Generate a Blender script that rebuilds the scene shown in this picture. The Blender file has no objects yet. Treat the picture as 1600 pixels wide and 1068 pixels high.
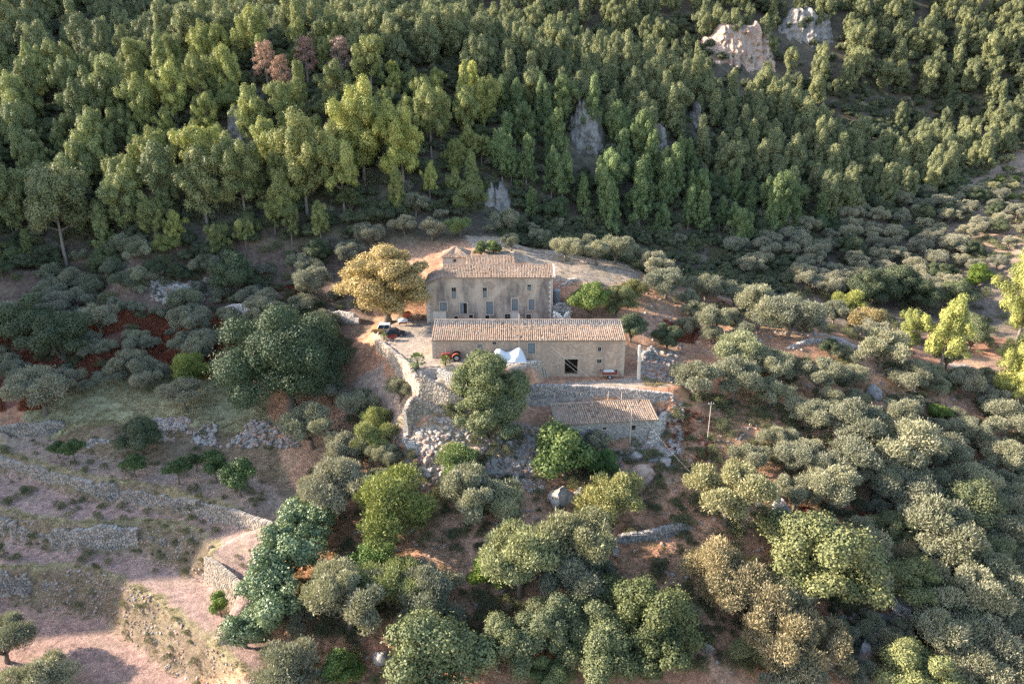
import bpy, math, random
import numpy as np
from mathutils import Vector, Matrix
from mathutils.geometry import delaunay_2d_cdt

# ------------------------------------------------------------------ camera, sky, sun, exposure
S = bpy.context.scene
COL = S.collection
PITCH = math.radians(20.0)
CAM = (0.0, 0.0, 45.0)
FPX = 1100.0                      # focal length in pixels of a 1600 px wide picture
cam_d = bpy.data.cameras.new('camera')
cam_d.sensor_width = 36.0
cam_d.lens = 36.0 * FPX / 1600.0
cam_d.clip_start = 0.5
cam_d.clip_end = 4000
cam = bpy.data.objects.new('camera', cam_d)
COL.objects.link(cam)
cam.location = CAM
cam.rotation_euler = (math.pi / 2 - PITCH, 0, 0)
S.camera = cam

SUN_EL = math.radians(22.0)
SUN_XY = np.array((-0.988, 0.152)); SUN_XY /= np.linalg.norm(SUN_XY)
world = bpy.data.worlds.new('World'); S.world = world
world.use_nodes = True
wn = world.node_tree.nodes; wl = world.node_tree.links
wn.clear()
w_out = wn.new('ShaderNodeOutputWorld'); w_bg = wn.new('ShaderNodeBackground')
w_sky = wn.new('ShaderNodeTexSky'); w_sky.sky_type = 'NISHITA'; w_sky.sun_disc = False
w_sky.sun_elevation = SUN_EL
w_sky.sun_rotation = math.atan2(SUN_XY[0], SUN_XY[1])
w_sky.altitude = 300; w_sky.air_density = 1.05; w_sky.dust_density = 1.6; w_sky.ozone_density = 1.0
w_bg.inputs['Strength'].default_value = 0.15
wl.new(w_sky.outputs[0], w_bg.inputs[0]); wl.new(w_bg.outputs[0], w_out.inputs[0])
sun_d = bpy.data.lights.new('sun', 'SUN')
sun_d.energy = 4.6; sun_d.angle = math.radians(0.6); sun_d.color = (1.0, 0.89, 0.745)
sun = bpy.data.objects.new('sun', sun_d); COL.objects.link(sun)
sdir = Vector((SUN_XY[0] * math.cos(SUN_EL), SUN_XY[1] * math.cos(SUN_EL), math.sin(SUN_EL)))
sun.rotation_euler = sdir.to_track_quat('Z', 'Y').to_euler()
S.view_settings.view_transform = 'Standard'
S.view_settings.look = 'None'
S.view_settings.gamma = 1.0
S.view_settings.exposure = 1.95
S.cycles.max_bounces = 6
S.cycles.diffuse_bounces = 3
S.cycles.transmission_bounces = 3
S.cycles.volume_bounces = 0
S.cycles.use_denoising = False
S.cycles.use_adaptive_sampling = False
S.cycles.sample_clamp_direct = 8.0

rng = np.random.default_rng(7)
random.seed(7)

# ------------------------------------------------------------------ picking points of the place
cp, sp = math.cos(PITCH), math.sin(PITCH)
def ray(px, py):
    xc = (px - 800.0) / FPX; yc = -(py - 534.0) / FPX
    return np.array((xc, cp + yc * sp, -sp + yc * cp))
def PZ(px, py, z):
    d = ray(px, py); t = (z - CAM[2]) / d[2]
    return np.array((d[0] * t, d[1] * t, z))
def PY(px, py, y):
    d = ray(px, py); t = y / d[1]
    return np.array((d[0] * t, y, CAM[2] + d[2] * t))
def depth_of(p):
    return p[1] * cp - (p[2] - CAM[2]) * sp

# ------------------------------------------------------------------ noise
def _hash(ix, iy, s):
    h = (ix.astype(np.int64) * 374761393 + iy.astype(np.int64) * 668265263 + s * 974711) & 0x7fffffff
    h = ((h ^ (h >> 13)) * 1274126177) & 0x7fffffff
    return ((h ^ (h >> 16)) & 0xffff) / 65535.0
def vnoise(x, y, s=0):
    x = np.asarray(x, float); y = np.asarray(y, float)
    ix = np.floor(x); iy = np.floor(y); fx = x - ix; fy = y - iy
    fx = fx * fx * (3 - 2 * fx); fy = fy * fy * (3 - 2 * fy)
    a = _hash(ix, iy, s); b = _hash(ix + 1, iy, s); c = _hash(ix, iy + 1, s); d = _hash(ix + 1, iy + 1, s)
    return (a * (1 - fx) + b * fx) * (1 - fy) + (c * (1 - fx) + d * fx) * fy
def fbm(x, y, scale, octv=4, s=0):
    v = 0; a = 0.5; f = 1.0 / scale
    for o in range(octv):
        v = v + a * (vnoise(np.asarray(x) * f, np.asarray(y) * f, s + o) - 0.5) * 2
        a *= 0.5; f *= 2.03
    return v
def in_poly(X, Y, poly):
    poly = np.array([(p[0], p[1]) for p in poly]); n = len(poly)
    r = np.zeros(np.shape(X), bool); j = n - 1
    for i in range(n):
        xi, yi = poly[i]; xj, yj = poly[j]
        if yi != yj:
            c = ((yi > Y) != (yj > Y)) & (X < (xj - xi) * (Y - yi) / (yj - yi) + xi)
            r ^= c
        j = i
    return r

# ------------------------------------------------------------------ the lie of the land: surveyed points and break lines
tin_p = []; tin_e = []
def pt(*ps):
    for p in ps: tin_p.append(tuple(p))
def line(ps, close=False):
    i0 = len(tin_p)
    for p in ps: tin_p.append(tuple(p))
    n = len(ps)
    for k in range(n - 1): tin_e.append((i0 + k, i0 + k + 1))
    if close: tin_e.append((i0 + n - 1, i0))
def zline(pxs, z): return [PZ(a, b, z) for a, b in pxs]

# field terraces in the lower left
ZA, Z1, Z2, Z3, Z4 = -11.5, -15.8, -19.3, -23.8, -29.5
T1_back = zline([(-60, 690), (13, 694), (79, 688), (145, 714), (197, 722), (263, 728), (330, 730), (394, 740), (438, 770)], Z1)
T1_edge = zline([(-60, 692), (0, 705), (74, 729), (145, 745), (210, 756), (262, 764), (285, 772), (350, 790), (425, 818)], Z1 + .05)
T2_back = zline([(-60, 722), (0, 742), (74, 760), (118, 778), (219, 793), (267, 803), (345, 818), (420, 845)], Z2 + .05)
T2_edge = zline([(-60, 782), (0, 795), (44, 810), (110, 817), (175, 817), (223, 813), (272, 819), (307, 830), (335, 852), (322, 864), (377, 915), (394, 926)], Z2)
T3_back = zline([(-60, 840), (0, 850), (39, 857), (114, 866), (197, 864), (245, 880), (290, 902), (318, 906), (370, 946), (388, 958)], Z3)
T3_edge = zline([(-60, 876), (0, 887), (105, 885), (145, 889), (193, 907), (245, 937), (285, 972), (333, 1007), (377, 1047), (420, 1100)], Z3)
T4_back = zline([(-60, 915), (0, 933), (18, 944), (105, 955), (162, 972), (219, 1016), (245, 1036), (285, 1060), (330, 1100)], Z4)
for L in (T1_back, T1_edge, T2_back, T2_edge, T3_back, T3_edge, T4_back): line(L)
pt(*zline([(-60, 1000), (50, 1010), (150, 1060), (0, 1100), (200, 1150), (-60, 1150)], Z4))
pt(*zline([(436, 990)], -24.6), *zline([(414, 890)], -20.2), *zline([(438, 850)], -18.9), *zline([(455, 800)], -16.2))
# grass shelf above them
line(zline([(-60, 655), (0, 668), (100, 650), (160, 668), (215, 655), (300, 668), (380, 660), (430, 668)], ZA - .6))
pt(*zline([(110, 615), (250, 605), (330, 625), (390, 625)], ZA + .8), *zline([(0, 640), (60, 640)], ZA - .2))
# slope left of the house
pt(*zline([(0, 590), (150, 585)], -9), *zline([(0, 540), (150, 540), (300, 560)], -6), *zline([(0, 480), (150, 480)], -2), *zline([(0, 430), (150, 430)], 2.5),
   *zline([(300, 480), (400, 520)], -2), *zline([(350, 560)], -6), *zline([(440, 650)], -13), *zline([(480, 600)], -9.5), *zline([(500, 540)], -4),
   *zline([(300, 430), (420, 430)], 3), *zline([(500, 480)], -.3), *zline([(500, 420)], 4.5), *zline([(560, 470)], 1), *zline([(600, 420)], 5.5),
   *zline([(560, 530)], -2.4), *zline([(560, 590)], -7.2), *zline([(525, 650)], -11.5))
# farm yards
Y_BARN, Z_LOW = 115.2, -3.4
yard = zline([(587, 527), (592, 515), (640, 496), (668, 500)], 0) + [np.array((-16.2, 143.0, 0.2)), np.array((8.0, 143.5, .4)), np.array((12.5, 134, .2)), np.array((16.5, 123.5, .1))]
line(yard)
line([PZ(587, 530, 0), PZ(618, 558, 0), PZ(650, 592, 0)])
yf = [PZ(657, 590, 0), PZ(690, 582, 0), PZ(722, 588, 0), PZ(780, 580, 0), PZ(836, 571, 0), np.array((4.6, 115.2, 0))]
line(yf)
lowyard = [np.array((5.2, 115.0, Z_LOW)), PZ(838, 592, Z_LOW), PZ(800, 598, Z_LOW)]
line(lowyard)
line([PZ(800, 601, Z_LOW), PZ(870, 601, Z_LOW), PZ(960, 606, Z_LOW - .1), PZ(1050, 610, Z_LOW - .2), PZ(1075, 604, Z_LOW - .2)])
pt(np.array((21.5, 114.9, Z_LOW)), np.array((21.5, 124, -1.0)), np.array((26, 117, -3.0)))
line([PZ(700, 622, -5.2), PZ(790, 622, -6.0), PZ(870, 624, -6.2), PZ(960, 628, -6.4), PZ(1050, 630, -6.5)])
pt(PZ(850, 655, -7.6), PZ(1040, 640, -6.9), PZ(1045, 690, -10.6), PZ(868, 700, -10.6), PZ(985, 703, -10.7))
# ramp between the walls
pt(PZ(668, 588, -.4), PZ(700, 600, -1.6), PZ(740, 612, -3.2))
# ledge behind the bastion, its foot and the rocky front slope
pt(PZ(662, 622, -2.9), PZ(700, 634, -4.2), PZ(750, 645, -5.6), PZ(800, 648, -6.4))
pt(PZ(598, 560, -4.6), PZ(620, 593, -5.8), PZ(632, 618, -6.8), PZ(620, 645, -8.2), PZ(600, 640, -8.4), PZ(612, 668, -9.2), PZ(640, 696, -9.8), PZ(690, 682, -8.0), PZ(745, 688, -8.6), PZ(800, 694, -9.6), PZ(850, 704, -10.8))
pt(PZ(650, 716, -10.6), PZ(760, 716, -10.7), PZ(560, 700, -13), PZ(500, 720, -14.6), PZ(470, 770, -16), PZ(560, 800, -16.2), PZ(700, 770, -14.2), PZ(860, 775, -14.0),
   PZ(950, 780, -14), PZ(960, 730, -12.2), PZ(1050, 720, -11.8), PZ(1050, 790, -14.2), PZ(480, 860, -19.2), PZ(650, 860, -17.6), PZ(800, 860, -17), PZ(930, 852, -16.4),
   PZ(1080, 830, -15.2), PZ(1030, 872, -18.2), PZ(950, 880, -18.2), PZ(460, 960, -22.6), PZ(650, 960, -20.6), PZ(800, 960, -20.3), PZ(950, 960, -20.8), PZ(1100, 940, -20.2), PZ(500, 1080, -25),
   PZ(800, 1080, -23.4), PZ(1100, 1080, -24), PZ(1250, 1000, -22.8), PZ(1250, 900, -19.2), PZ(1200, 800, -14.5), PZ(1150, 730, -11.8), PZ(1350, 820, -16.6), PZ(1350, 930, -21.5),
   PZ(1500, 850, -19.5), PZ(1500, 960, -23.5), PZ(1400, 1080, -26), PZ(1620, 1080, -28), PZ(1620, 950, -25), PZ(1620, 850, -21), PZ(1300, 740, -12.5), PZ(1450, 760, -15.5), PZ(1600, 760, -18))
# olive terraces to the right of the yard
pt(PZ(1000, 500, -.6), PZ(990, 560, -2.8), PZ(1040, 560, -3.2), PZ(1100, 570, -4.2), PZ(1100, 625, -6.8), PZ(1140, 650, -8.2), PZ(1100, 690, -10.8), PZ(1200, 620, -7.0), PZ(1200, 560, -3.4),
   PZ(1180, 520, -.9), PZ(1210, 690, -10.2), PZ(1300, 680, -9.9), PZ(1300, 620, -7.4), PZ(1400, 680, -11), PZ(1400, 610, -8.2), PZ(1500, 690, -13.4), PZ(1500, 620, -10.6), PZ(1600, 690, -15.5), PZ(1600, 620, -12.6),
   PZ(1530, 590, -10.2), PZ(1480, 575, -9))
line([PZ(1215, 545, -2.6), PZ(1262, 530, -1.6), PZ(1310, 528, -1.7), PZ(1342, 538, -2.4)])
line([PZ(1205, 578, -4.2), PZ(1262, 568, -4.4), PZ(1310, 566, -4.5), PZ(1345, 566, -4.6)])
# lit terrace behind the house and the crest of the spur
line([PY(728, 370, 166), PY(800, 382, 163), PY(860, 392, 161), PY(940, 408, 158), PY(1000, 425, 155)])
pt(PY(760, 400, 156), PY(880, 425, 151), PY(960, 438, 150), PY(1000, 450, 148), PY(1050, 468, 147), PY(1060, 492, 141))
line([PY(1060, 462, 153), PY(1150, 486, 149), PY(1250, 508, 145), PY(1340, 528, 141)])
pt(PY(880, 470, 141), PY(920, 480, 139), PY(740, 420, 150), PY(690, 400, 158), PY(680, 370, 168))
# shaded dip behind the spur, with the olive grove
pt((5, 186, 4), (30, 184, 2), (55, 182, -1), (80, 178, -4), (105, 172, -7), (125, 160, -9))
pt(PZ(1300, 440, -4), PZ(1420, 470, -7), PZ(1500, 500, -8.5), PZ(1600, 520, -8), PZ(1200, 400, 2), PZ(1300, 385, 1), PZ(1420, 400, -1), PZ(1520, 420, -2), PZ(1600, 440, -1.5),
   PZ(1300, 345, 6), PZ(1420, 350, 5), PZ(1520, 350, 5.5), PZ(1600, 360, 6))
pt(PY(1520, 300, 246), PY(1600, 300, 246), PY(1560, 250, 275), PY(1640, 240, 280))
# wooded hill behind the farm
pt(PY(560, 390, 166), PY(400, 398, 162), PY(200, 408, 158), PY(0, 408, 156), PY(640, 340, 174))
pt(PY(0, 310, 184), PY(0, 220, 202), PY(0, 130, 232), PY(200, 310, 181), PY(200, 215, 198), PY(200, 130, 220), PY(350, 310, 179), PY(350, 200, 196), PY(330, 90, 226),
   PY(480, 310, 178), PY(480, 200, 198), PY(480, 90, 228), PY(620, 280, 184), PY(620, 180, 206), PY(620, 95, 236))
line([PY(180, 110, 226), PY(300, 70, 236), PY(450, 66, 240), PY(600, 76, 246), PY(740, 80, 252), PY(880, 92, 260), PY(1000, 112, 268), PY(1100, 142, 270), PY(1200, 182, 268), PY(1320, 244, 262), PY(1470, 300, 250)])
pt(PY(760, 320, 186), PY(760, 220, 206), PY(800, 150, 230), PY(900, 340, 190), PY(900, 260, 205), PY(900, 190, 226), PY(1000, 330, 196), PY(1040, 240, 220), PY(1060, 190, 245), PY(1150, 340, 205), PY(1160, 260, 232), PY(1300, 320, 222))
# the farther hills
for x, z in ((-220, 66), (-100, 56), (0, 42), (70, 28), (130, 14), (170, 6)): pt((x, 292, z))
pt(PY(0, 30, 330), PY(300, 20, 345), PY(600, 20, 355), PY(850, 40, 350), PY(950, 90, 330), PY(1050, 50, 345), PY(1100, 105, 320), PY(1200, 125, 318), PY(1200, 40, 352), PY(1350, 190, 300), PY(1350, 90, 335), PY(1350, 0, 365),
   PY(1480, 240, 288), PY(1480, 130, 325), PY(1480, 0, 372), PY(1620, 210, 292), PY(1640, 100, 325), PY(1640, 0, 360))
pt((-330, 420, 130), (-100, 420, 125), (100, 430, 135), (250, 430, 150), (420, 420, 170))
pt((-330, 640, 160), (0, 640, 165), (420, 640, 190))
# out of the picture: the steep ridge on the left that keeps the fields in shade, low ground behind the camera
for y, z in ((32, -24), (71, -8), (81, 2), (93, 13), (102, 25), (110, 38), (117, 51), (126, 57), (137, 57), (144, 62), (153, 64), (167, 65), (179, 64), (196, 63), (220, 66), (260, 74), (300, 84)):
    pt((-192, y, z), (-235, y, z * .86 + 4))
for y, z in ((40, -28), (75, -26), (100, -14), (125, -6), (150, 3)): pt((-126, y, z))
pt((-330, -80, 10), (-330, 100, 60), (-330, 260, 90), (330, -80, -30), (0, -80, -38), (-120, -80, -30), (150, 0, -40), (0, 30, -36), (-90, 30, -32), (90, 40, -32),
   (160, 90, -24), (200, 140, -14), (230, 190, -2), (240, 240, 14), (260, 300, 45), (330, 100, -10), (420, 260, 60))

GX0, GX1, GY0, GY1, GS = -330.0, 420.0, -80.0, 640.0, 0.5
nx = int((GX1 - GX0) / GS) + 1; ny = int((GY1 - GY0) / GS) + 1
def build_tin():
    P = np.array(tin_p)
    P[:, 0] = np.clip(P[:, 0], GX0, GX1); P[:, 1] = np.clip(P[:, 1], GY0, GY1)
    corners = np.array([(GX0, GY0, 10), (GX1, GY0, -20), (GX0, GY1, 160), (GX1, GY1, 190)])
    n0 = len(P); P = np.vstack([P, corners])
    V, E, F, ov, oe, of = delaunay_2d_cdt([Vector((p[0], p[1])) for p in P], tin_e, [], 0, 1e-4)
    V = np.array([(v[0], v[1]) for v in V])
    Z = np.empty(len(V))
    for i, o in enumerate(ov):
        if o: Z[i] = np.mean([P[k, 2] for k in o])
        else:
            d = np.hypot(P[:, 0] - V[i, 0], P[:, 1] - V[i, 1]); k = np.argsort(d)[:2]
            Z[i] = np.average(P[k, 2], weights=1 / (d[k] + .01))
    H = np.zeros((ny, nx), np.float64)
    for f in F:
        (x0, y0), (x1, y1), (x2, y2) = V[f[0]], V[f[1]], V[f[2]]
        z0, z1, z2 = Z[f[0]], Z[f[1]], Z[f[2]]
        den = (y1 - y2) * (x0 - x2) + (x2 - x1) * (y0 - y2)
        if abs(den) < 1e-9: continue
        i0 = max(0, int((min(x0, x1, x2) - GX0) / GS)); i1 = min(nx - 1, int((max(x0, x1, x2) - GX0) / GS) + 1)
        j0 = max(0, int((min(y0, y1, y2) - GY0) / GS)); j1 = min(ny - 1, int((max(y0, y1, y2) - GY0) / GS) + 1)
        X = GX0 + np.arange(i0, i1 + 1) * GS; Y = GY0 + np.arange(j0, j1 + 1) * GS
        X, Y = np.meshgrid(X, Y)
        a = ((y1 - y2) * (X - x2) + (x2 - x1) * (Y - y2)) / den
        b = ((y2 - y0) * (X - x2) + (x0 - x2) * (Y - y2)) / den
        c = 1 - a - b
        m = (a >= -1e-6) & (b >= -1e-6) & (c >= -1e-6)
        sub = H[j0:j1 + 1, i0:i1 + 1]
        sub[m] = (a * z0 + b * z1 + c * z2)[m]
    return H
def blur(A, r, axis):
    n = 2 * r + 1
    pad = [(0, 0), (0, 0)]; pad[axis] = (r + 1, r)
    c = np.cumsum(np.pad(A, pad, mode='edge'), axis=axis)
    if axis == 0: return (c[n:] - c[:-n]) / n
    return (c[:, n:] - c[:, :-n]) / n
def blur2(A, r, k=2):
    for _ in range(k): A = blur(blur(A, r, 0), r, 1)
    return A
HG = build_tin()
gx = GX0 + np.arange(nx) * GS; gy = GY0 + np.arange(ny) * GS
MX, MY = np.meshgrid(gx, gy)
poly_fields = [p for p in T1_back[::-1]][:0] + [PZ(-80, 660, -12), PZ(200, 655, -12), PZ(440, 665, -13), PZ(470, 770, -16), PZ(430, 900, -20), PZ(440, 1110, -25), PZ(-80, 1200, -27)]
poly_yard = [PZ(575, 515, 0), PZ(660, 480, 0), np.array((14, 146, 0)), np.array((24, 126, -1)), PZ(1085, 600, -3.5), PZ(1060, 640, -6.5), PZ(1060, 710, -11), PZ(850, 710, -11), PZ(690, 640, -6), PZ(648, 600, -2), PZ(600, 560, -2)]
sharp = (in_poly(MX, MY, poly_fields) | in_poly(MX, MY, poly_yard)).astype(float)
sharp = np.clip(blur2(sharp, 3, 2), 0, 1)
HB = blur2(HG, 6, 2)
HB2 = blur2(HG, 16, 2)
far = np.clip((MY - 165) / 30, 0, 1)
HB = HB * (1 - far) + HB2 * far
HG = HG * sharp + HB * (1 - sharp)
slope_amp = (1 - sharp)
HG += slope_amp * (fbm(MX, MY, 14, 4, 3) * .75 + fbm(MX, MY, 2.6, 3, 9) * .28) + sharp * fbm(MX, MY, 3, 3, 21) * .07
bank = np.clip(np.hypot(*np.gradient(HG, GS)) - .45, 0, .6) / .6
HG += bank * fbm(MX, MY, 1.6, 3, 31) * .35
# farm footprints stay level
def flatten(poly, z, soft=2):
    global HG
    m = np.clip(blur2(in_poly(MX, MY, poly).astype(float), soft, 1), 0, 1)
    m = np.clip(m * 1.6 - .3, 0, 1); HG = HG * (1 - m) + (z + fbm(MX, MY, 4, 3, 41) * .08) * m
flatten([PZ(800, 623, -6.2), PZ(870, 624, -6.2), PZ(960, 628, -6.4), PZ(1050, 630, -6.5), PZ(1035, 640, -6.6), PZ(860, 648, -6.6), PZ(820, 640, -6.6)], -6.5)
flatten([np.array((5.2, 121.4)), np.array((21.9, 121.4)), np.array((24.5, 118)), PZ(1080, 604, -3.4), PZ(1050, 611, -3.4), PZ(960, 607, -3.4), PZ(870, 602, -3.4), PZ(800, 602, -3.4), PZ(836, 592, -3.4), np.array((5.2, 115.0))], Z_LOW)
flatten([PZ(586, 529, 0), PZ(618, 557, 0), PZ(651, 589, 0), PZ(676, 578, 0), PZ(722, 590, 0), PZ(780, 580, 0), PZ(836, 571, 0), np.array((4.7, 115.2)), np.array((4.7, 122.0)), np.array((22, 122.2)), np.array((14, 134)), np.array((8.5, 144)), np.array((-16.5, 144)), PZ(640, 495, 0), PZ(592, 513, 0)], 0.0)
def zat(x, y):
    x = np.asarray(x, float); y = np.asarray(y, float)
    fx = np.clip((x - GX0) / GS, 0, nx - 1.001); fy = np.clip((y - GY0) / GS, 0, ny - 1.001)
    ix = fx.astype(int); iy = fy.astype(int); u = fx - ix; v = fy - iy
    return (HG[iy, ix] * (1 - u) + HG[iy, ix + 1] * u) * (1 - v) + (HG[iy + 1, ix] * (1 - u) + HG[iy + 1, ix + 1] * u) * v
_ts = np.concatenate([np.arange(40, 200, .25), np.arange(200, 640, .6)])
def ground_hit(px, py):
    d = ray(px, py); d = d / np.linalg.norm(d)
    X = d[0] * _ts; Y = d[1] * _ts; Z = CAM[2] + d[2] * _ts
    b = np.nonzero(Z < zat(X, Y))[0]
    k = b[0] if len(b) else len(_ts) - 1
    k = max(k, 1)
    lo, hi = _ts[k - 1], _ts[k]
    for _ in range(12):
        m = (lo + hi) / 2
        if CAM[2] + d[2] * m < zat(d[0] * m, d[1] * m): hi = m
        else: lo = m
    p = d * hi
    return np.array((p[0], p[1], float(zat(p[0], p[1]))))
def GP(pxs): return [ground_hit(a, b) for a, b in pxs]

# ------------------------------------------------------------------ mesh helpers
class MB:
    """collects shapes; build() links them as one mesh object"""
    def __init__(self): self.v = []; self.f = []; self.c = []
    def add(self, vs, fs, col=None):
        o = len(self.v); self.v.extend([tuple(v) for v in vs]); self.f.extend([tuple(i + o for i in f) for f in fs])
        self.c.extend([col if col is not None else (1, 1, 1)] * len(vs)); return self
    def box(self, c, s, rz=0.0, col=None, taper=1.0):
        vs = []
        for z, t in ((-.5, 1.0), (.5, taper)):
            for x, y in ((-.5, -.5), (.5, -.5), (.5, .5), (-.5, .5)):
                X = x * s[0] * t; Y = y * s[1] * t
                vs.append((c[0] + X * math.cos(rz) - Y * math.sin(rz), c[1] + X * math.sin(rz) + Y * math.cos(rz), c[2] + z * s[2]))
        return self.add(vs, [(3, 2, 1, 0), (4, 5, 6, 7), (0, 1, 5, 4), (1, 2, 6, 5), (2, 3, 7, 6), (3, 0, 4, 7)], col)
    def hexa(self, b, t, col=None):
        return self.add(list(b) + list(t), [(3, 2, 1, 0), (4, 5, 6, 7), (0, 1, 5, 4), (1, 2, 6, 5), (2, 3, 7, 6), (3, 0, 4, 7)], col)
    def tube(self, path, radii, n=6, col=None, cap=True):
        path = [np.array(p, float) for p in path]; rings = []
        for i, p in enumerate(path):
            a = path[max(i - 1, 0)]; b = path[min(i + 1, len(path) - 1)]
            t = b - a; t = t / (np.linalg.norm(t) + 1e-9)
            u = np.cross(t, (0, 0, 1.0)) if abs(t[2]) < .95 else np.cross(t, (1.0, 0, 0)); u /= np.linalg.norm(u)
            w = np.cross(t, u); r = radii[i] if hasattr(radii, '__len__') else radii
            rings.append([p + r * (math.cos(2 * math.pi * k / n) * u + math.sin(2 * math.pi * k / n) * w) for k in range(n)])
        vs = [v for R in rings for v in R]; fs = []
        for i in range(len(path) - 1):
            for k in range(n):
                fs.append((i * n + k, i * n + (k + 1) % n, (i + 1) * n + (k + 1) % n, (i + 1) * n + k))
        if cap: fs.append(tuple(range(n))[::-1]); fs.append(tuple(range((len(path) - 1) * n, len(path) * n)))
        return self.add(vs, fs, col)
    def disc_wheel(self, c, axis, r, w, n=14, inner=0.0, col=None):
        a = np.array(axis, float); a /= np.linalg.norm(a); u = np.cross(a, (0, 0, 1.0)); u /= np.linalg.norm(u); v = np.cross(a, u); c = np.array(c, float)
        prof = [(r * .82, -.5), (r * .97, -.42), (r, -.2), (r, .2), (r * .97, .42), (r * .82, .5)]
        if inner: prof = [(inner, -.42)] + prof + [(inner, .42)]
        vs = []; fs = []; m = len(prof)
        for k in range(n):
            d = math.cos(2 * math.pi * k / n) * u + math.sin(2 * math.pi * k / n) * v
            for rr, h in prof: vs.append(c + d * rr + a * h * w)
        for k in range(n):
            k2 = (k + 1) % n
            for i in range(m - 1): fs.append((k * m + i, k2 * m + i, k2 * m + i + 1, k * m + i + 1))
            if inner: fs.append((k * m + m - 1, k2 * m + m - 1, k2 * m, k * m))
        if not inner:
            fs.append(tuple(k * m for k in range(n))); fs.append(tuple(k * m + m - 1 for k in range(n))[::-1])
        return self.add(vs, fs, col)
    def rock(self, c, r, seed, sub=2, flat=1.0, col=None):
        vs, fs = ICO[sub]; R = np.random.default_rng(seed); off = R.random(3) * 50
        v = vs.copy()
        k = 1 + .28 * (vnoise(v[:, 0] * 1.3 + off[0] + v[:, 2] * .7, v[:, 1] * 1.3 + off[1], seed) - .5) * 2 + .16 * (vnoise(v[:, 0] * 3 + off[1] + v[:, 2] * 2, v[:, 1] * 3 + off[2], seed + 5) - .5) * 2
        for _ in range(6):
            n = R.normal(size=3); n /= np.linalg.norm(n); d = .62 + .25 * R.random(); s = v @ n
            k = np.where(s > d, np.minimum(k, d / np.maximum(s, 1e-3)), k)
        v = v * k[:, None] * np.array(r if hasattr(r, '__len__') else (r, r, r * flat))
        a = R.random() * 6.28; ca, sa = math.cos(a), math.sin(a)
        v = np.stack([v[:, 0] * ca - v[:, 1] * sa, v[:, 0] * sa + v[:, 1] * ca, v[:, 2]], 1) + np.array(c)
        return self.add(v, fs, col)
    def build(self, name, mat, parent=None, smooth=False, mesh_only=False):
        me = bpy.data.meshes.new(name); me.from_pydata(self.v, [], self.f); me.update()
        if self.c and any(c != (1, 1, 1) for c in self.c):
            at = me.color_attributes.new('Col', 'FLOAT_COLOR', 'POINT')
            a = np.ones((len(self.v), 4), np.float32); a[:, :3] = np.array(self.c, np.float32); at.data.foreach_set('color', a.ravel())
        me.materials.append(mat)
        if smooth: me.polygons.foreach_set('use_smooth', [True] * len(me.polygons))
        if mesh_only: return me
        return link(name, me, parent)
def link(name, data, parent=None):
    o = bpy.data.objects.new(name, data); COL.objects.link(o)
    if parent is not None: o.parent = parent
    return o
def tag(o, label=None, cat=None, group=None, kind=None):
    if label: o['label'] = label
    if cat: o['category'] = cat
    if group: o['group'] = group
    if kind: o['kind'] = kind
    return o
def empty(name, loc, rz=0.0, label=None, cat=None, group=None):
    o = link(name, None); o.location = [float(c) for c in loc]; o.rotation_euler = (0, 0, rz); o.empty_display_size = .3
    return tag(o, label, cat, group)
def ico(sub):
    t = (1 + 5 ** .5) / 2
    v = [(-1, t, 0), (1, t, 0), (-1, -t, 0), (1, -t, 0), (0, -1, t), (0, 1, t), (0, -1, -t), (0, 1, -t), (t, 0, -1), (t, 0, 1), (-t, 0, -1), (-t, 0, 1)]
    f = [(0, 11, 5), (0, 5, 1), (0, 1, 7), (0, 7, 10), (0, 10, 11), (1, 5, 9), (5, 11, 4), (11, 10, 2), (10, 7, 6), (7, 1, 8), (3, 9, 4), (3, 4, 2), (3, 2, 6), (3, 6, 8), (3, 8, 9), (4, 9, 5), (2, 4, 11), (6, 2, 10), (8, 6, 7), (9, 8, 1)]
    v = [np.array(p) / np.linalg.norm(p) for p in v]
    for _ in range(sub):
        mid = {}; nf = []
        def m(a, b):
            k = (min(a, b), max(a, b))
            if k not in mid:
                p = v[a] + v[b]; v.append(p / np.linalg.norm(p)); mid[k] = len(v) - 1
            return mid[k]
        for a, b, c in f:
            x, y, z = m(a, b), m(b, c), m(c, a); nf += [(a, x, z), (b, y, x), (c, z, y), (x, y, z)]
        f = nf
    return np.array(v), f
ICO = {k: ico(k) for k in (0, 1, 2, 3)}

# ------------------------------------------------------------------ materials
def nodes_of(name):
    m = bpy.data.materials.new(name); m.use_nodes = True
    nt = m.node_tree; b = nt.nodes['Principled BSDF']; b.inputs['Roughness'].default_value = .85
    b.inputs['Specular IOR Level'].default_value = .2
    return m, nt, b
def N(nt, t, **kw):
    n = nt.nodes.new(t)
    for k, v in kw.items():
        if k in n.inputs: n.inputs[k].default_value = v
        else: setattr(n, k, v)
    return n
def mixc(nt, fac, a, b, mode='MIX'):
    n = nt.nodes.new('ShaderNodeMix'); n.data_type = 'RGBA'; n.blend_type = mode
    for s, v in ((0, fac), (6, a), (7, b)):
        if hasattr(v, 'is_output'): nt.links.new(v, n.inputs[s])
        elif s == 0: n.inputs[0].default_value = v
        else: n.inputs[s].default_value = (*v, 1)
    return n.outputs[2]
def ramp(nt, src, p0, p1):
    n = nt.nodes.new('ShaderNodeMapRange'); n.inputs['From Min'].default_value = p0; n.inputs['From Max'].default_value = p1
    nt.links.new(src, n.inputs['Value']); return n.outputs['Result']
def noise(nt, vec, scale, detail=4.0, rough=.55):
    n = N(nt, 'ShaderNodeTexNoise', Scale=scale, Detail=detail, Roughness=rough)
    if vec is not None: nt.links.new(vec, n.inputs['Vector'])
    return n.outputs['Fac']
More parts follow.
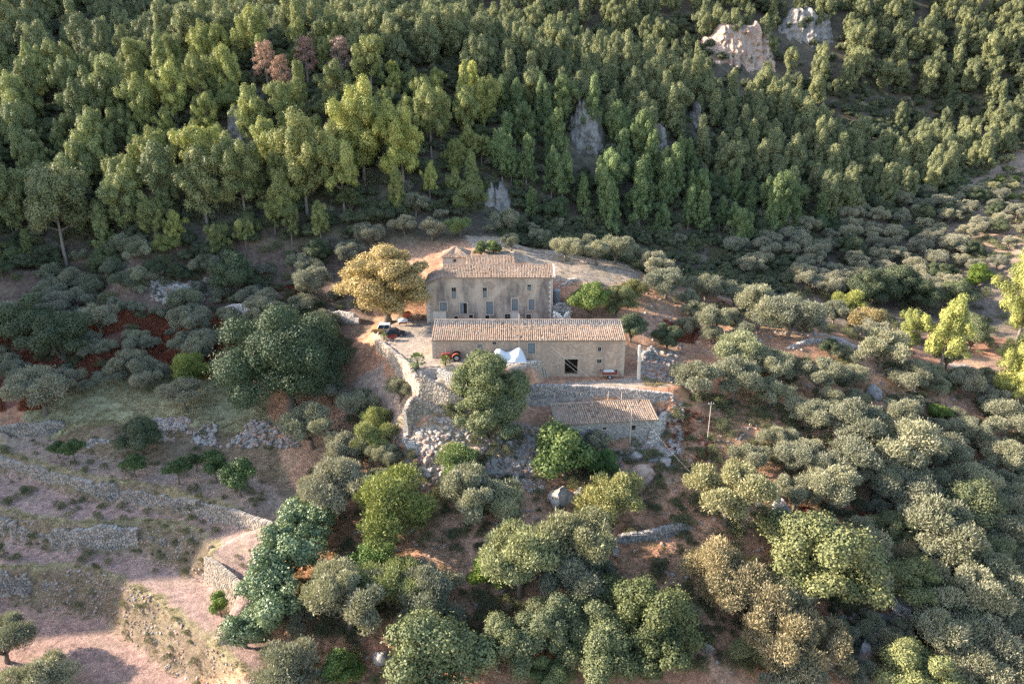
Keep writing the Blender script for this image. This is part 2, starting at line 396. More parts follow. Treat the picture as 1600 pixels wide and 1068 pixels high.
def bump(nt, b, src, strength, dist):
    n = N(nt, 'ShaderNodeBump', Strength=strength, Distance=dist); nt.links.new(src, n.inputs['Height']); nt.links.new(n.outputs[0], b.inputs['Normal'])
def objco(nt):
    g = nt.nodes.new('ShaderNodeNewGeometry'); return g.outputs['Position']

def mat_plain(name, col, rough=.8, metal=0.0, vary=.15, scale=6.0):
    m, nt, b = nodes_of(name); b.inputs['Roughness'].default_value = rough; b.inputs['Metallic'].default_value = metal
    f = noise(nt, objco(nt), scale)
    c = mixc(nt, f, tuple(x * (1 - vary) for x in col), tuple(min(1, x * (1 + vary)) for x in col))
    nt.links.new(c, b.inputs['Base Color']); return m
def mat_stone(name, c1, c2, joint, cell=3.2, stain=None, stain_amt=.5, bumpd=.05, plaster=None, plaster_amt=0.0, colattr=False):
    m, nt, b = nodes_of(name); P = objco(nt)
    vo = N(nt, 'ShaderNodeTexVoronoi', Scale=cell); nt.links.new(P, vo.inputs['Vector'])
    ve = N(nt, 'ShaderNodeTexVoronoi', Scale=cell); ve.feature = 'DISTANCE_TO_EDGE'; nt.links.new(P, ve.inputs['Vector'])
    sep = nt.nodes.new('ShaderNodeSeparateColor'); nt.links.new(vo.outputs['Color'], sep.inputs[0])
    c = mixc(nt, sep.outputs[0], c1, c2)
    e = ramp(nt, ve.outputs['Distance'], .02, .09)
    c = mixc(nt, e, joint, c)
    h = e
    if plaster:
        pm = ramp(nt, noise(nt, P, .35, 6, .65), .5 - plaster_amt * .25, .6 - plaster_amt * .25)
        c = mixc(nt, pm, c, plaster)
    if stain:
        mp = nt.nodes.new('ShaderNodeMapping'); mp.inputs['Scale'].default_value = (1, 1, .35); nt.links.new(P, mp.inputs['Vector'])
        s = ramp(nt, noise(nt, mp.outputs[0], .5, 5, .6), .42, .66)
        mm = nt.nodes.new('ShaderNodeMath'); mm.operation = 'MULTIPLY'; mm.inputs[1].default_value = stain_amt; nt.links.new(s, mm.inputs[0])
        c = mixc(nt, mm.outputs[0], c, stain)
    if colattr:
        a = N(nt, 'ShaderNodeVertexColor', layer_name='Col'); c = mixc(nt, 1.0, c, a.outputs[0], 'MULTIPLY')
    nt.links.new(c, b.inputs['Base Color']); bump(nt, b, h, .7, bumpd); return m
def mat_rock(name, c1, c2, c3):
    m, nt, b = nodes_of(name); P = objco(nt)
    c = mixc(nt, ramp(nt, noise(nt, P, .9, 7, .65), .35, .65), c1, c2)
    c = mixc(nt, ramp(nt, noise(nt, P, .35, 5, .6), .52, .66), c, c3)
    nt.links.new(c, b.inputs['Base Color']); bump(nt, b, noise(nt, P, 2.2, 8, .7), .9, .25); return m
def mat_vcol(name, rough=.85, scale=8.0, amt=.25, bumpd=0.0):
    m, nt, b = nodes_of(name); b.inputs['Roughness'].default_value = rough; P = objco(nt)
    a = N(nt, 'ShaderNodeVertexColor', layer_name='Col')
    f = noise(nt, P, scale); k = mixc(nt, f, (1 - amt,) * 3, (1 + amt,) * 3)
    c = mixc(nt, 1.0, a.outputs[0], k, 'MULTIPLY'); nt.links.new(c, b.inputs['Base Color'])
    if bumpd: bump(nt, b, noise(nt, P, 5, 6, .7), .8, bumpd)
    return m
def mat_leaf(name, c1, c2, transl=.16, rough=.6, spec=.25):
    m, nt, b = nodes_of(name); b.inputs['Roughness'].default_value = rough; b.inputs['Specular IOR Level'].default_value = spec
    a = N(nt, 'ShaderNodeVertexColor', layer_name='Col')
    oi = nt.nodes.new('ShaderNodeObjectInfo')
    sep = nt.nodes.new('ShaderNodeSeparateColor'); nt.links.new(a.outputs[0], sep.inputs[0])
    c = mixc(nt, sep.outputs[0], c1, c2)
    k = mixc(nt, oi.outputs['Random'], (.78, .8, .8), (1.2, 1.16, 1.05)); c = mixc(nt, 1.0, c, k, 'MULTIPLY')
    c = mixc(nt, 1.0, c, oi.outputs['Color'], 'MULTIPLY')
    nt.links.new(c, b.inputs['Base Color'])
    t = nt.nodes.new('ShaderNodeBsdfTranslucent'); c2n = mixc(nt, 1.0, c, (1.15, 1.2, .7), 'MULTIPLY'); nt.links.new(c2n, t.inputs['Color'])
    mx = nt.nodes.new('ShaderNodeMixShader'); mx.inputs[0].default_value = transl
    nt.links.new(b.outputs[0], mx.inputs[1]); nt.links.new(t.outputs[0], mx.inputs[2])
    nt.links.new(mx.outputs[0], nt.nodes['Material Output'].inputs['Surface']); return m

M = {}
M['olive'] = mat_leaf('olive_leaf', (.14, .145, .1), (.35, .335, .262))
M['pine'] = mat_leaf('pine_needle', (.085, .11, .056), (.33, .325, .17), .16)
M['oak'] = mat_leaf('holm_oak_leaf', (.055, .073, .04), (.17, .178, .105), .1)
M['green'] = mat_leaf('bright_leaf', (.07, .105, .036), (.18, .21, .085), .2)
M['plane'] = mat_leaf('plane_leaf', (.27, .19, .085), (.47, .37, .185), .22)
M['fig'] = mat_leaf('broad_leaf', (.075, .112, .05), (.22, .275, .16), .15, .45, .4)
M['dead'] = mat_leaf('dead_leaf', (.28, .19, .165), (.42, .31, .275), .2)
M['grass'] = mat_leaf('dry_grass', (.2, .155, .085), (.38, .3, .175), .2)
M['bracken'] = mat_leaf('bracken', (.19, .06, .042), (.34, .135, .085), .2)
M['scrub'] = mat_leaf('scrub_leaf', (.085, .095, .05), (.2, .2, .115), .2)
M['bark'] = mat_plain('bark', (.14, .11, .085), .9, 0, .4, 5)
M['bark_pine'] = mat_plain('pine_bark', (.2, .165, .14), .9, 0, .35, 4)
M['dry'] = mat_stone('dry_stone', (.42, .37, .32), (.28, .25, .23), (.1, .085, .07), 3.4, (.2, .18, .17), .4, .06, colattr=False)
M['stones'] = mat_vcol('wall_stone', .9, 3.0, .3, .04)
M['rock'] = mat_rock('limestone', (.4, .36, .32), (.24, .215, .2), (.15, .125, .11))
M['cliffrock'] = mat_rock('cliff_limestone', (.31, .28, .255), (.2, .18, .165), (.13, .115, .1))
M['redrock'] = mat_rock('red_limestone', (.42, .33, .27), (.32, .22, .175), (.4, .21, .145))
M['barnwall'] = mat_stone('barn_masonry', (.52, .38, .28), (.36, .26, .19), (.42, .31, .23), 2.6, (.2, .16, .14), .5, .04)
M['housewall'] = mat_stone('house_masonry', (.38, .28, .215), (.28, .212, .165), (.31, .235, .18), 2.4, (.115, .1, .095), .85, .03, (.45, .36, .28), .4)
M['shedwall'] = mat_stone('shed_masonry', (.46, .41, .36), (.3, .265, .24), (.15, .13, .11), 2.4, (.2, .18, .17), .4, .06)
M['plaster'] = mat_plain('pale_plaster', (.56, .48, .4), .9, 0, .2, 1.2)
M['surround'] = mat_plain('dressed_stone', (.42, .34, .27), .9, 0, .15, 3)
M['tile'] = mat_vcol('clay_tile', .85, 4.0, .25)
M['tilebed'] = mat_plain('tile_bed', (.26, .185, .14), .95, 0, .2, 2)
M['shutter'] = mat_plain('grey_blue_shutter', (.19, .205, .21), .7, 0, .15, 5)
M['dark'] = mat_plain('aged_dark_wood', (.045, .038, .032), .9)  # near-black colour paints the shade of interiors seen through openings
M['wood'] = mat_plain('weathered_wood', (.33, .28, .23), .9, 0, .3, 8)
M['pole'] = mat_plain('pole_wood', (.4, .33, .27), .9, 0, .25, 3)
M['white'] = mat_plain('white_tarpaulin', (.55, .56, .58), .6, 0, .05, 2)
M['red'] = mat_plain('red_paint', (.2, .045, .035), .55, 0, .25, 4)
M['orange'] = mat_plain('orange_red_paint', (.4, .1, .05), .6, 0, .25, 4)
M['yellow'] = mat_plain('ochre_car_paint', (.42, .25, .1), .55)
M['black'] = mat_plain('dark_car_paint', (.03, .033, .04), .3)
M['glass'] = mat_plain('car_glass', (.03, .04, .05), .1)
M['rubber'] = mat_plain('tyre_rubber', (.03, .03, .03), .9)
M['metal'] = mat_plain('grey_metal', (.35, .35, .35), .5, .4)
M['cream'] = mat_plain('pale_cover', (.6, .59, .54), .7, 0, .15, 3)
M['cable'] = mat_plain('cable', (.3, .28, .27), .7)
M['ivy'] = M['green']

# ------------------------------------------------------------------ ground
def axis_steps(lo, hi, a, b, fine, grow, big):
    xs = list(np.arange(a, b + 1e-6, fine)); s = fine; x = b
    while x < hi: s = min(s * grow, big); x += s; xs.append(min(x, hi))
    s = fine; x = a; L = []
    while x > lo: s = min(s * grow, big); x -= s; L.append(max(x, lo))
    return np.array(sorted(set(L + xs)))
vx = axis_steps(GX0, GX1, -100, 100, .55, 1.03, 4.0)
vy = axis_steps(GY0, GY1, 58, 170, .55, 1.03, 4.0)
VX, VY = np.meshgrid(vx, vy); VZ = zat(VX, VY)
def blend_poly(colr, px_or_pts, c, soft=1.0, amt=1.0, wob=1.2, world=False):
    poly = px_or_pts if world else GP(px_or_pts)
    wx = VX + fbm(VX, VY, 4, 3, 51) * wob; wy = VY + fbm(VX, VY, 4, 3, 57) * wob
    m = in_poly(wx, wy, poly).astype(float) * amt
    return colr * (1 - m[..., None]) + np.array(c) * m[..., None]
soil = np.array((.45, .215, .125)); soil2 = np.array((.52, .31, .2)); litter = np.array((.19, .12, .085)); grassc = np.array((.3, .27, .15))
n1 = np.clip(fbm(VX, VY, 9, 5, 61) * 1.2 + .5, 0, 1)[..., None]; n2 = np.clip(fbm(VX, VY, 3, 4, 71) * 1.4 + .4, 0, 1)[..., None]
GC = soil * (1 - n1) + soil2 * n1
GC = GC * (1 - .45 * n2) + litter * .45 * n2
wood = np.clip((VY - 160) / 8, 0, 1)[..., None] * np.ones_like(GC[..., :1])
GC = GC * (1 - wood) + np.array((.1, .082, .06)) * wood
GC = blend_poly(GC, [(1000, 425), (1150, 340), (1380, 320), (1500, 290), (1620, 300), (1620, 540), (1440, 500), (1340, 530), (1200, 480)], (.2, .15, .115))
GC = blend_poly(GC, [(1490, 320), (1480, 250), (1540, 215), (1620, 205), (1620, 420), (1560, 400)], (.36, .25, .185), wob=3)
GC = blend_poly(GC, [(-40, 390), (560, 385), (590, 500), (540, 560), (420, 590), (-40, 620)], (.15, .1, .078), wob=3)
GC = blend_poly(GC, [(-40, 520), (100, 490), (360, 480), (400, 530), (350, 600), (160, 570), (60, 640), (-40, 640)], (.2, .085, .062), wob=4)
GC = blend_poly(GC, [(90, 585), (250, 590), (400, 600), (430, 665), (300, 680), (150, 690), (40, 660)], (.29, .265, .15), wob=2)
field = (.335, .225, .19)
bankc = (.19, .14, .095)
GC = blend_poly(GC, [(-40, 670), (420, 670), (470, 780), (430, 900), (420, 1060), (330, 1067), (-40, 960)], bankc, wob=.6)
nb = np.clip(fbm(VX, VY, 2.4, 3, 77) * 1.5 + .45, 0, 1)
def fieldpoly(back, edge, c, inset=.9):
    global GC
    poly = list(back) + list(edge[::-1])
    wx = VX + fbm(VX, VY, 3, 3, 81) * 1.1; wy = VY + fbm(VX, VY, 3, 3, 87) * 1.1
    e = np.array([p[:2] for p in edge])
    dmin = np.full(VX.shape, 1e9)
    for a, b in zip(e[:-1], e[1:]):
        ab = b - a; t = np.clip(((VX - a[0]) * ab[0] + (VY - a[1]) * ab[1]) / (ab @ ab + 1e-9), 0, 1)
        dmin = np.minimum(dmin, np.hypot(VX - a[0] - ab[0] * t, VY - a[1] - ab[1] * t))
    inn = in_poly(wx, wy, poly)
    m = (inn & (dmin > 1.0 + fbm(VX, VY, 2, 2, 91) * .9)).astype(float)[..., None]
    g = (inn & (m[..., 0] < .5)).astype(float)[..., None]
    GC = GC * (1 - g) + np.array((.25, .205, .115)) * g
    GC = GC * (1 - m) + np.array(c) * m
fieldpoly(T1_back, T1_edge, (.33, .235, .185)); fieldpoly(T2_back, T2_edge, field); fieldpoly(T3_back, T3_edge, field)
GC = blend_poly(GC, T4_back + zline([(420, 1110), (330, 1200), (-80, 1200), (-80, 930)], Z4), (.34, .215, .175), world=True, wob=1)
yardc = (.37, .295, .235)
GC = blend_poly(GC, [(585, 526), (596, 500), (668, 490), (700, 500), (700, 560), (790, 562), (840, 568), (830, 575), (722, 590), (650, 600), (618, 562)], yardc, wob=.5)
GC = blend_poly(GC, [(806, 588), (985, 590), (1080, 600), (1075, 610), (960, 607), (806, 601)], yardc, wob=.4)
GC = blend_poly(GC, [(722, 368), (800, 378), (1005, 424), (1000, 445), (870, 440), (830, 412), (760, 405)], (.36, .28, .215), wob=1.5)
GC = blend_poly(GC, [(1480, 566), (1510, 568), (1545, 590), (1540, 600), (1500, 585)], (.46, .36, .28), wob=.8)
GC = blend_poly(GC, [(590, 575), (660, 640), (620, 700), (520, 640), (540, 600)], (.36, .25, .19), wob=2)
GC = blend_poly(GC, [(640, 680), (860, 690), (850, 760), (700, 770), (630, 730)], (.44, .33, .255), wob=2)
def ground():
    h, w = VX.shape
    co = np.stack([VX, VY, VZ], -1).reshape(-1, 3).astype(np.float32)
    idx = np.arange(h * w).reshape(h, w)
    q = np.stack([idx[:-1, :-1], idx[:-1, 1:], idx[1:, 1:], idx[1:, :-1]], -1).reshape(-1, 4)
    me = bpy.data.meshes.new('ground'); me.vertices.add(len(co)); me.vertices.foreach_set('co', co.ravel())
    me.loops.add(q.size); me.loops.foreach_set('vertex_index', q.ravel().astype(np.int32))
    me.polygons.add(len(q)); me.polygons.foreach_set('loop_start', np.arange(0, q.size, 4, dtype=np.int32)); me.polygons.foreach_set('loop_total', np.full(len(q), 4, np.int32))
    me.polygons.foreach_set('use_smooth', np.ones(len(q), bool)); me.update()
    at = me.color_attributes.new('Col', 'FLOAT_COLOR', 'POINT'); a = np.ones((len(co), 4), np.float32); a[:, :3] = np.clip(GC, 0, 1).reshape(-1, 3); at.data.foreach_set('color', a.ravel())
    m, nt, b = nodes_of('ground_soil'); P = objco(nt); b.inputs['Roughness'].default_value = .95
    ac = N(nt, 'ShaderNodeVertexColor', layer_name='Col')
    f1 = noise(nt, P, 1.1, 8, .7); f2 = noise(nt, P, 5.0, 6, .7); f3 = noise(nt, P, .22, 4, .6)
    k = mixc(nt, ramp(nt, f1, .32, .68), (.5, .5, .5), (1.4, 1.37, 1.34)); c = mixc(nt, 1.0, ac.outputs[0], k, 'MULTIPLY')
    k = mixc(nt, ramp(nt, f2, .38, .62), (.58, .58, .58), (1.36, 1.36, 1.36)); c = mixc(nt, 1.0, c, k, 'MULTIPLY')
    c = mixc(nt, ramp(nt, f3, .5, .75), c, mixc(nt, .5, c, (.26, .22, .13)))
    nt.links.new(c, b.inputs['Base Color']); bump(nt, b, f2, .9, .16)
    me.materials.append(m)
    tag(link('ground', me), kind='structure')
ground()

# ------------------------------------------------------------------ foliage
def leaf_mesh(name, lobes, n, L, W, mat, seed, up=.0, needle=False, shell=(.72, 1.06), floor=None, jit=.55, cull=.72):
    R = np.random.default_rng(seed)
    C = np.array([l[0] for l in lobes], float); RD = np.array([l[1] for l in lobes], float)
    area = (RD[:, 0] * RD[:, 1] + RD[:, 0] * RD[:, 2] + RD[:, 1] * RD[:, 2]); pr = area / area.sum()
    k = int(n * 1.5)
    li = R.choice(len(C), k, p=pr)
    u = R.normal(size=(k, 3)); u /= np.linalg.norm(u, axis=1)[:, None]
    r = shell[0] + (shell[1] - shell[0]) * R.random(k) ** .7
    st = R.random(k) < .13; r = np.where(st, r * (1.0 + .35 * R.random(k)), r)
    # broken outline: ripples on each lobe
    r *= 1 + .16 * np.sin(u[:, 0] * 6 + li * 1.7) * np.sin(u[:, 1] * 7 + li) * np.sin(u[:, 2] * 5 + li * 2.3)
    p = C[li] + u * r[:, None] * RD[li]
    keep = np.ones(k, bool)
    for j in range(len(C)):
        d = np.linalg.norm((p - C[j]) / RD[j], axis=1); keep &= ~((d < cull) & (li != j))
    if floor is not None: keep &= p[:, 2] > floor
    keep &= ~((u[:, 2] < -.35) & (R.random(k) < .6))
    p = p[keep][:n]; u = u[keep][:n]; li = li[keep][:n]; m = len(p)
    nrm = u + R.normal(size=(m, 3)) * jit + np.array((0, 0, up)); nrm /= np.linalg.norm(nrm, axis=1)[:, None]
    if needle:
        if needle == 2: t = u * .7 + R.normal(size=(m, 3)) * .5 + np.array((0, 0, .7))
        else:
            t = u * .25 + R.normal(size=(m, 3)) * .6 + np.array((0, 0, .6)); t -= nrm * (t * nrm).sum(1)[:, None]
    else:
        t = R.normal(size=(m, 3))
        t -= nrm * (t * nrm).sum(1)[:, None]
    t /= np.linalg.norm(t, axis=1)[:, None]
    b = np.cross(nrm, t); b /= np.linalg.norm(b, axis=1)[:, None] + 1e-9
    s = (.65 + .7 * R.random(m))[:, None]
    a = t * L * .5 * s; w = b * W * .5 * s
    v = np.stack([p - a, p + w - a * .1, p + a, p - w - a * .1], 1).reshape(-1, 3).astype(np.float32)
    me = bpy.data.meshes.new(name); me.vertices.add(4 * m); me.vertices.foreach_set('co', v.ravel())
    me.loops.add(4 * m); me.loops.foreach_set('vertex_index', np.arange(4 * m, dtype=np.int32))
    me.polygons.add(m); me.polygons.foreach_set('loop_start', np.arange(0, 4 * m, 4, dtype=np.int32)); me.polygons.foreach_set('loop_total', np.full(m, 4, np.int32))
    me.update()
    lob = R.random(len(C))
    cv = np.clip(.55 * R.random(m) + .45 * lob[li], 0, 1)
    at = me.color_attributes.new('Col', 'FLOAT_COLOR', 'POINT'); c = np.ones((4 * m, 4), np.float32); c[:, :3] = np.repeat(cv, 4)[:, None]; at.data.foreach_set('color', c.ravel())
    me.materials.append(mat)
    return me

ARCH = {}           # kind -> list of (crown mesh, trunk mesh, width, height)
def arch(kind, crown, trunk, w, h): ARCH.setdefault(kind, []).append((crown, trunk, w, h))
def limbs(mb, base_h, tips, r0, R, lean=0.0):
    top = np.array((lean, lean * .4, base_h))
    mb.tube([(0, 0, -.8), (0.06, 0, .0), top * .55 + np.array((.1, -.05, 0)), top], [r0 * 1.35, r0 * 1.1, r0 * .9, r0 * .75], 7)
    for t in tips:
        t = np.array(t, float); mid = top * .5 + t * .5 + np.array(R.normal(size=3) * .15); mid[2] = top[2] + (t[2] - top[2]) * .42
        mb.tube([top - np.array((0, 0, .1)), mid, t], [r0 * .5, r0 * .32, r0 * .1], 5, cap=False)

def make_olive(seed, W=6.0, H=5.2, n=11500, mat='olive', kind='olive', dense=1.0, low=.24, L=.27, Wd=.078, nl=24):
    """boughs spread from the fork, each carrying its own cluster of leaf clumps: an uneven outline with gaps"""
    R = np.random.default_rng(seed); lobes = []; tips = []
    rx, rz = W / 2, H * (1 - low) / 2; cz = H - rz
    nb = max(5, int(round(nl / 5.0))); a0 = R.random() * 6.28
    for b in range(nb):
        q = (b + .5) / nb; el = math.asin(min(1, max(-.75, 1.0 - 1.55 * q + R.normal() * .12))); az = a0 + b * 2.399 + R.normal() * .25
        d = np.array((math.cos(az) * math.cos(el), math.sin(az) * math.cos(el), math.sin(el)))
        ln = .46 + .34 * R.random() + (.12 if R.random() < .2 else 0)
        c = np.array((d[0] * rx * ln, d[1] * rx * ln, cz + d[2] * rz * ln)); tips.append(c)
        bs = (.72 + .5 * R.random()) * dense * (24.0 / nl) ** .42
        for k in range(5):
            u = R.normal(size=3); u /= np.linalg.norm(u); u[2] = abs(u[2]) * .8 - .15
            rr = (.1 + .16 * R.random()) * W * .5 * 1.3 * bs
            p = c + u * np.array((rx, rx, rz)) * .3 * bs + d * np.array((rx, rx, rz)) * .06
            lobes.append((p, (rr * (1 + .25 * R.random()), rr * (1 + .25 * R.random()), rr * (.85 + .3 * R.random()))))
        lobes.append((c * .8 + np.array((0, 0, cz * .2)), (rx * .3 * bs, rx * .3 * bs, rz * .3 * bs)))
    lobes.append((np.array((0, 0, cz - rz * .1)), (rx * .42, rx * .42, rz * .5)))
    feather = kind in ('olive', 'bush_olive', 'lentisk', 'shrub')
    cr = leaf_mesh(kind + '_crown', lobes, n, L, Wd, M[mat], seed, .1, 2 if feather else False, (.32, 1.17) if feather else (.5, 1.13), jit=.65 if feather else .5, cull=.58)
    co = np.empty(len(cr.vertices) * 3, np.float32); cr.vertices.foreach_get('co', co); co = co.reshape(-1, 3)
    Wm = 2 * float(np.percentile(np.hypot(co[:, 0], co[:, 1]), 95)); Hm = float(np.percentile(co[:, 2], 99.5))
    mb = MB(); limbs(mb, H * max(low, .12) * 1.05, tips[:9], W * .045, R, R.normal() * .3)
    arch(kind, cr, mb.build(kind + '_trunk', M['bark'], mesh_only=True, smooth=True), Wm, Hm)
for s in range(6): make_olive(100 + s, 6.0, 5.0 + .3 * (s % 3), n=27000, dense=1.2, nl=34 + 6 * (s % 3))
for s in range(3): make_olive(130 + s, 6.0, 4.8, n=27000, kind='bush_olive', dense=1.25, low=.02, nl=40)
for s in range(4): make_olive(150 + s, 8.0, 7.6, 36000, 'oak', 'oak', 1.3, .06, .22, .15, 64)
for s in range(2): make_olive(160 + s, 4.0, 4.7, 7000, 'oak', 'citrus', 1.4, .4, .22, .16, 24)
for s in range(3): make_olive(170 + s, 5.0, 4.0, 13000, 'green', 'green_bush', 1.3, .0, .2, .15, 40)
for s in range(2): make_olive(180 + s, 6.0, 5.6, 15000, 'fig', 'fig', 1.3, .1, .23, .165, 44)
for s in range(2): make_olive(185 + s, 6.0, 5.4, 24000, 'pine', 'lentisk', 1.3, .02, .27, .085, 50)
for s in range(2): make_olive(190 + s, 3.2, 1.9, 1800, 'scrub', 'shrub', 1.1, .0, .24, .1, 14)
make_olive(195, 18.0, 19.0, 85000, 'plane', 'plane', 1.3, .0, .32, .26, 160)
make_olive(196, 22.0, 17.0, 120000, 'oak', 'giant_oak', 1.5, .0, .29, .2, 150)
make_olive(197, 13.0, 11.5, 60000, 'oak', 'yard_oak', 1.35, .0, .27, .19, 110)

def make_pine(seed, H, W, kind, style, n=6500):
    R = np.random.default_rng(seed); lobes = []; mb = MB()
    bend = np.array((R.normal() * .7, R.normal() * .7))
    def axis(t): return np.array((bend[0] * t * t, bend[1] * t * t, H * t))
    z0 = {'umbrella': .45, 'round': .28, 'cone': .16}[style]
    nb = {'umbrella': 20, 'round': 26, 'cone': 30}[style]
    tips = []; fav = R.random() * 6.28; lop = .12 + .2 * R.random()
    for i in range(nb):
        t = z0 + (1 - z0) * (i + R.random() * .9) / nb; q = (t - z0) / (1 - z0); a = i * 2.4 + R.normal() * .35
        if style == 'umbrella': rad = W / 2 * (math.sin(math.pi * min(1, .28 + .68 * q)) ** .55)
        elif style == 'round': rad = W / 2 * (.5 + .9 * q if q < .45 else 1.0 - .9 * ((q - .45) / .55) ** 1.5)
        else: rad = W / 2 * (1.02 - .93 * q ** .95)
        rad = max(.3, rad * (.42 + .68 * R.random()) * (1 + lop * math.cos(a - fav)))
        o = axis(t); tip = o + np.array((math.cos(a) * rad, math.sin(a) * rad, (.5 - .1 * q) * rad * (.5 if style == 'umbrella' else .75)))
        s = (.1 + .08 * R.random()) * W * .5 + .2
        for k in range(4):
            f = .45 + .55 * k / 3; jit = R.normal(size=3) * s * .6
            sk = s * (.85 + .3 * R.random())
            lobes.append((o * (1 - f) + tip * f + jit, (sk * .86, sk * .86, sk * (1.0 + .6 * q))))
        tips.append((o - np.array((0, 0, .25 * rad)), tip))
    for k in range(3): lobes.append((axis(.88 + .05 * k) + np.append(R.normal(size=2) * .2, 0), (W * (.11 - .025 * k), W * (.11 - .025 * k), H * .045)))
    cr = leaf_mesh(kind + '_crown', lobes, n, .36, .12, M['pine'], seed, .25, True, (.5, 1.14), jit=.38)
    co = np.empty(len(cr.vertices) * 3, np.float32); cr.vertices.foreach_get('co', co); co = co.reshape(-1, 3)
    Wm = 2 * float(np.percentile(np.hypot(co[:, 0], co[:, 1]), 96)); Hm = float(np.percentile(co[:, 2], 99.8))
    mb.tube([(0, 0, -1.2)] + [axis(t) for t in (.0, .3, .6, .97)], [.026 * H, .022 * H, .016 * H, .01 * H, .03], 6)
    for o, tip in tips: mb.tube([o, o * .4 + tip * .6 + np.array((0, 0, -.1)), tip], [.006 * H, .004 * H, .02], 4, cap=False)
    arch(kind, cr, mb.build(kind + '_trunk', M['bark_pine'], mesh_only=True, smooth=True), Wm, Hm)
for s in range(3): make_pine(200 + s, 11.5, 8.6, 'umbrella_pine', 'umbrella', 20000)
for s in range(6): make_pine(210 + s, 12.0, 7.6, 'round_pine', 'round', 21000)
for s in range(5): make_pine(220 + s, 12.0, 5.8, 'cone_pine', 'cone', 17000)
make_pine(230, 15.0, 11.5, 'broad_pine', 'round', 42000)
make_pine(231, 15.5, 12.0, 'broad_pine', 'round', 42000)

def make_dead(seed):
    R = np.random.default_rng(seed); mb = MB(); H = 9.0; lobes = []
    mb.tube([(0, 0, -1), (0, 0, 4), (.2, .1, H)], [.25, .18, .04], 6)
    for i in range(18):
        z = 3 + 6 * i / 18; a = i * 2.4; r = (3.0 - 2.2 * i / 18) * (.7 + .5 * R.random()); t = np.array((math.cos(a) * r, math.sin(a) * r, z + .9))
        mb.tube([(0, 0, z), t * .6, t], [.06, .04, .015], 4, cap=False); lobes.append((t * .8 + np.array((0, 0, z * .2)), (.9, .9, .6)))
    arch('dead_pine', leaf_mesh('dead_crown', lobes, 2600, .5, .12, M['dead'], seed, .2, True, (.3, 1.1)), mb.build('dead_trunk', M['bark_pine'], mesh_only=True), 6, 9)
make_dead(240); make_dead(241)

def make_palm(seed):
    R = np.random.default_rng(seed); mb = MB(); tk = MB()
    tk.tube([(0, 0, -.3), (0, 0, .5), (.05, 0, 1.1), (.05, 0, 1.5)], [.24, .2, .2, .12], 8)
    for i in range(38):                                       # fan leaves: stalk and a pleated fan of blades
        a = i * 2.399; e = 1.35 - 1.9 * (i / 38.0) + R.normal() * .08; Ls = .75 + .25 * R.random()
        d = np.array((math.cos(a) * math.cos(e), math.sin(a) * math.cos(e), math.sin(e))); o = np.array((.05, 0, 1.4)); h = o + d * Ls
        c = .25 + .6 * R.random(); col = (c, c, c)
        mb.tube([o, h], [.02, .012], 3, col, False)
        side = np.cross(d, (0, 0, 1)); side /= np.linalg.norm(side) + 1e-9
        for k in range(9):
            b = (k - 4) / 4 * 1.15; q = d * math.cos(b) + side * math.sin(b); tip = h + q * .62 + np.array((0, 0, -.1 * abs(b) - .08)); w = np.cross(q, np.cross(d, side)); w = w / (np.linalg.norm(w) + 1e-9) * .05
            mid = h + q * .34
            mb.add([h, mid + w, tip, mid - w], [(0, 1, 2, 3)], col)
    arch('fan_palm', mb.build('palm_crown', M['green'], mesh_only=True), tk.build('palm_trunk', M['bark'], mesh_only=True), 2.8, 2.4)
make_palm(250)

CAT = {'olive': ('olive_tree', 'olive tree'), 'bush_olive': ('olive_bush', 'olive bush'), 'oak': ('holm_oak', 'oak tree'), 'citrus': ('citrus_tree', 'citrus tree'), 'green_bush': ('green_bush', 'bush'), 'fig': ('fig_tree', 'fig tree'),
       'lentisk': ('evergreen_bush', 'bush'), 'shrub': ('shrub', 'shrub'), 'plane': ('plane_tree', 'plane tree'), 'giant_oak': ('holm_oak', 'oak tree'), 'yard_oak': ('holm_oak', 'oak tree'), 'umbrella_pine': ('pine_tree', 'pine tree'),
       'round_pine': ('pine_tree', 'pine tree'), 'cone_pine': ('pine_tree', 'pine tree'), 'broad_pine': ('pine_tree', 'pine tree'), 'dead_pine': ('dead_pine', 'dead tree'), 'fan_palm': ('fan_palm', 'palm')}
COUNT = {}
FIRST_CROWN = {}
def tree_at(kind, loc, s, label, group=None, tint=(1, 1, 1), hs=1.0, rz=None, lean=0.0, variant=None):
    vs = ARCH[kind]; COUNT[kind] = COUNT.get(kind, -1) + 1
    v = COUNT[kind] % len(vs) if variant is None else variant; crown, trunk, W, H = vs[v]
    nm, cat = CAT[kind]
    o = empty(nm, loc, random.random() * 6.283 if rz is None else rz, label, cat, group)
    o.rotation_euler[0] = lean
    o.scale = (s, s, s * hs)
    t = link('trunk', trunk, o); c = link('crown', crown, o); c.color = (*tint, 1)
    FIRST_CROWN.setdefault((kind, v), c)
    return o
def T(kind, px, py, w, label, group=None, tint=(1, 1, 1), hs=1.0, lean=0.0):
    """a tree whose foot stands on the ground seen at (px, py), crown w picture units wide"""
    p = ground_hit(px, py); W = ARCH[kind][0][2]
    s = w * depth_of(p) / FPX / ARCH[kind][(COUNT.get(kind, -1) + 1) % len(ARCH[kind])][2] * 1.04
    return tree_at(kind, (p[0], p[1], p[2] - .1), s, label, group, tint, hs, lean=lean)

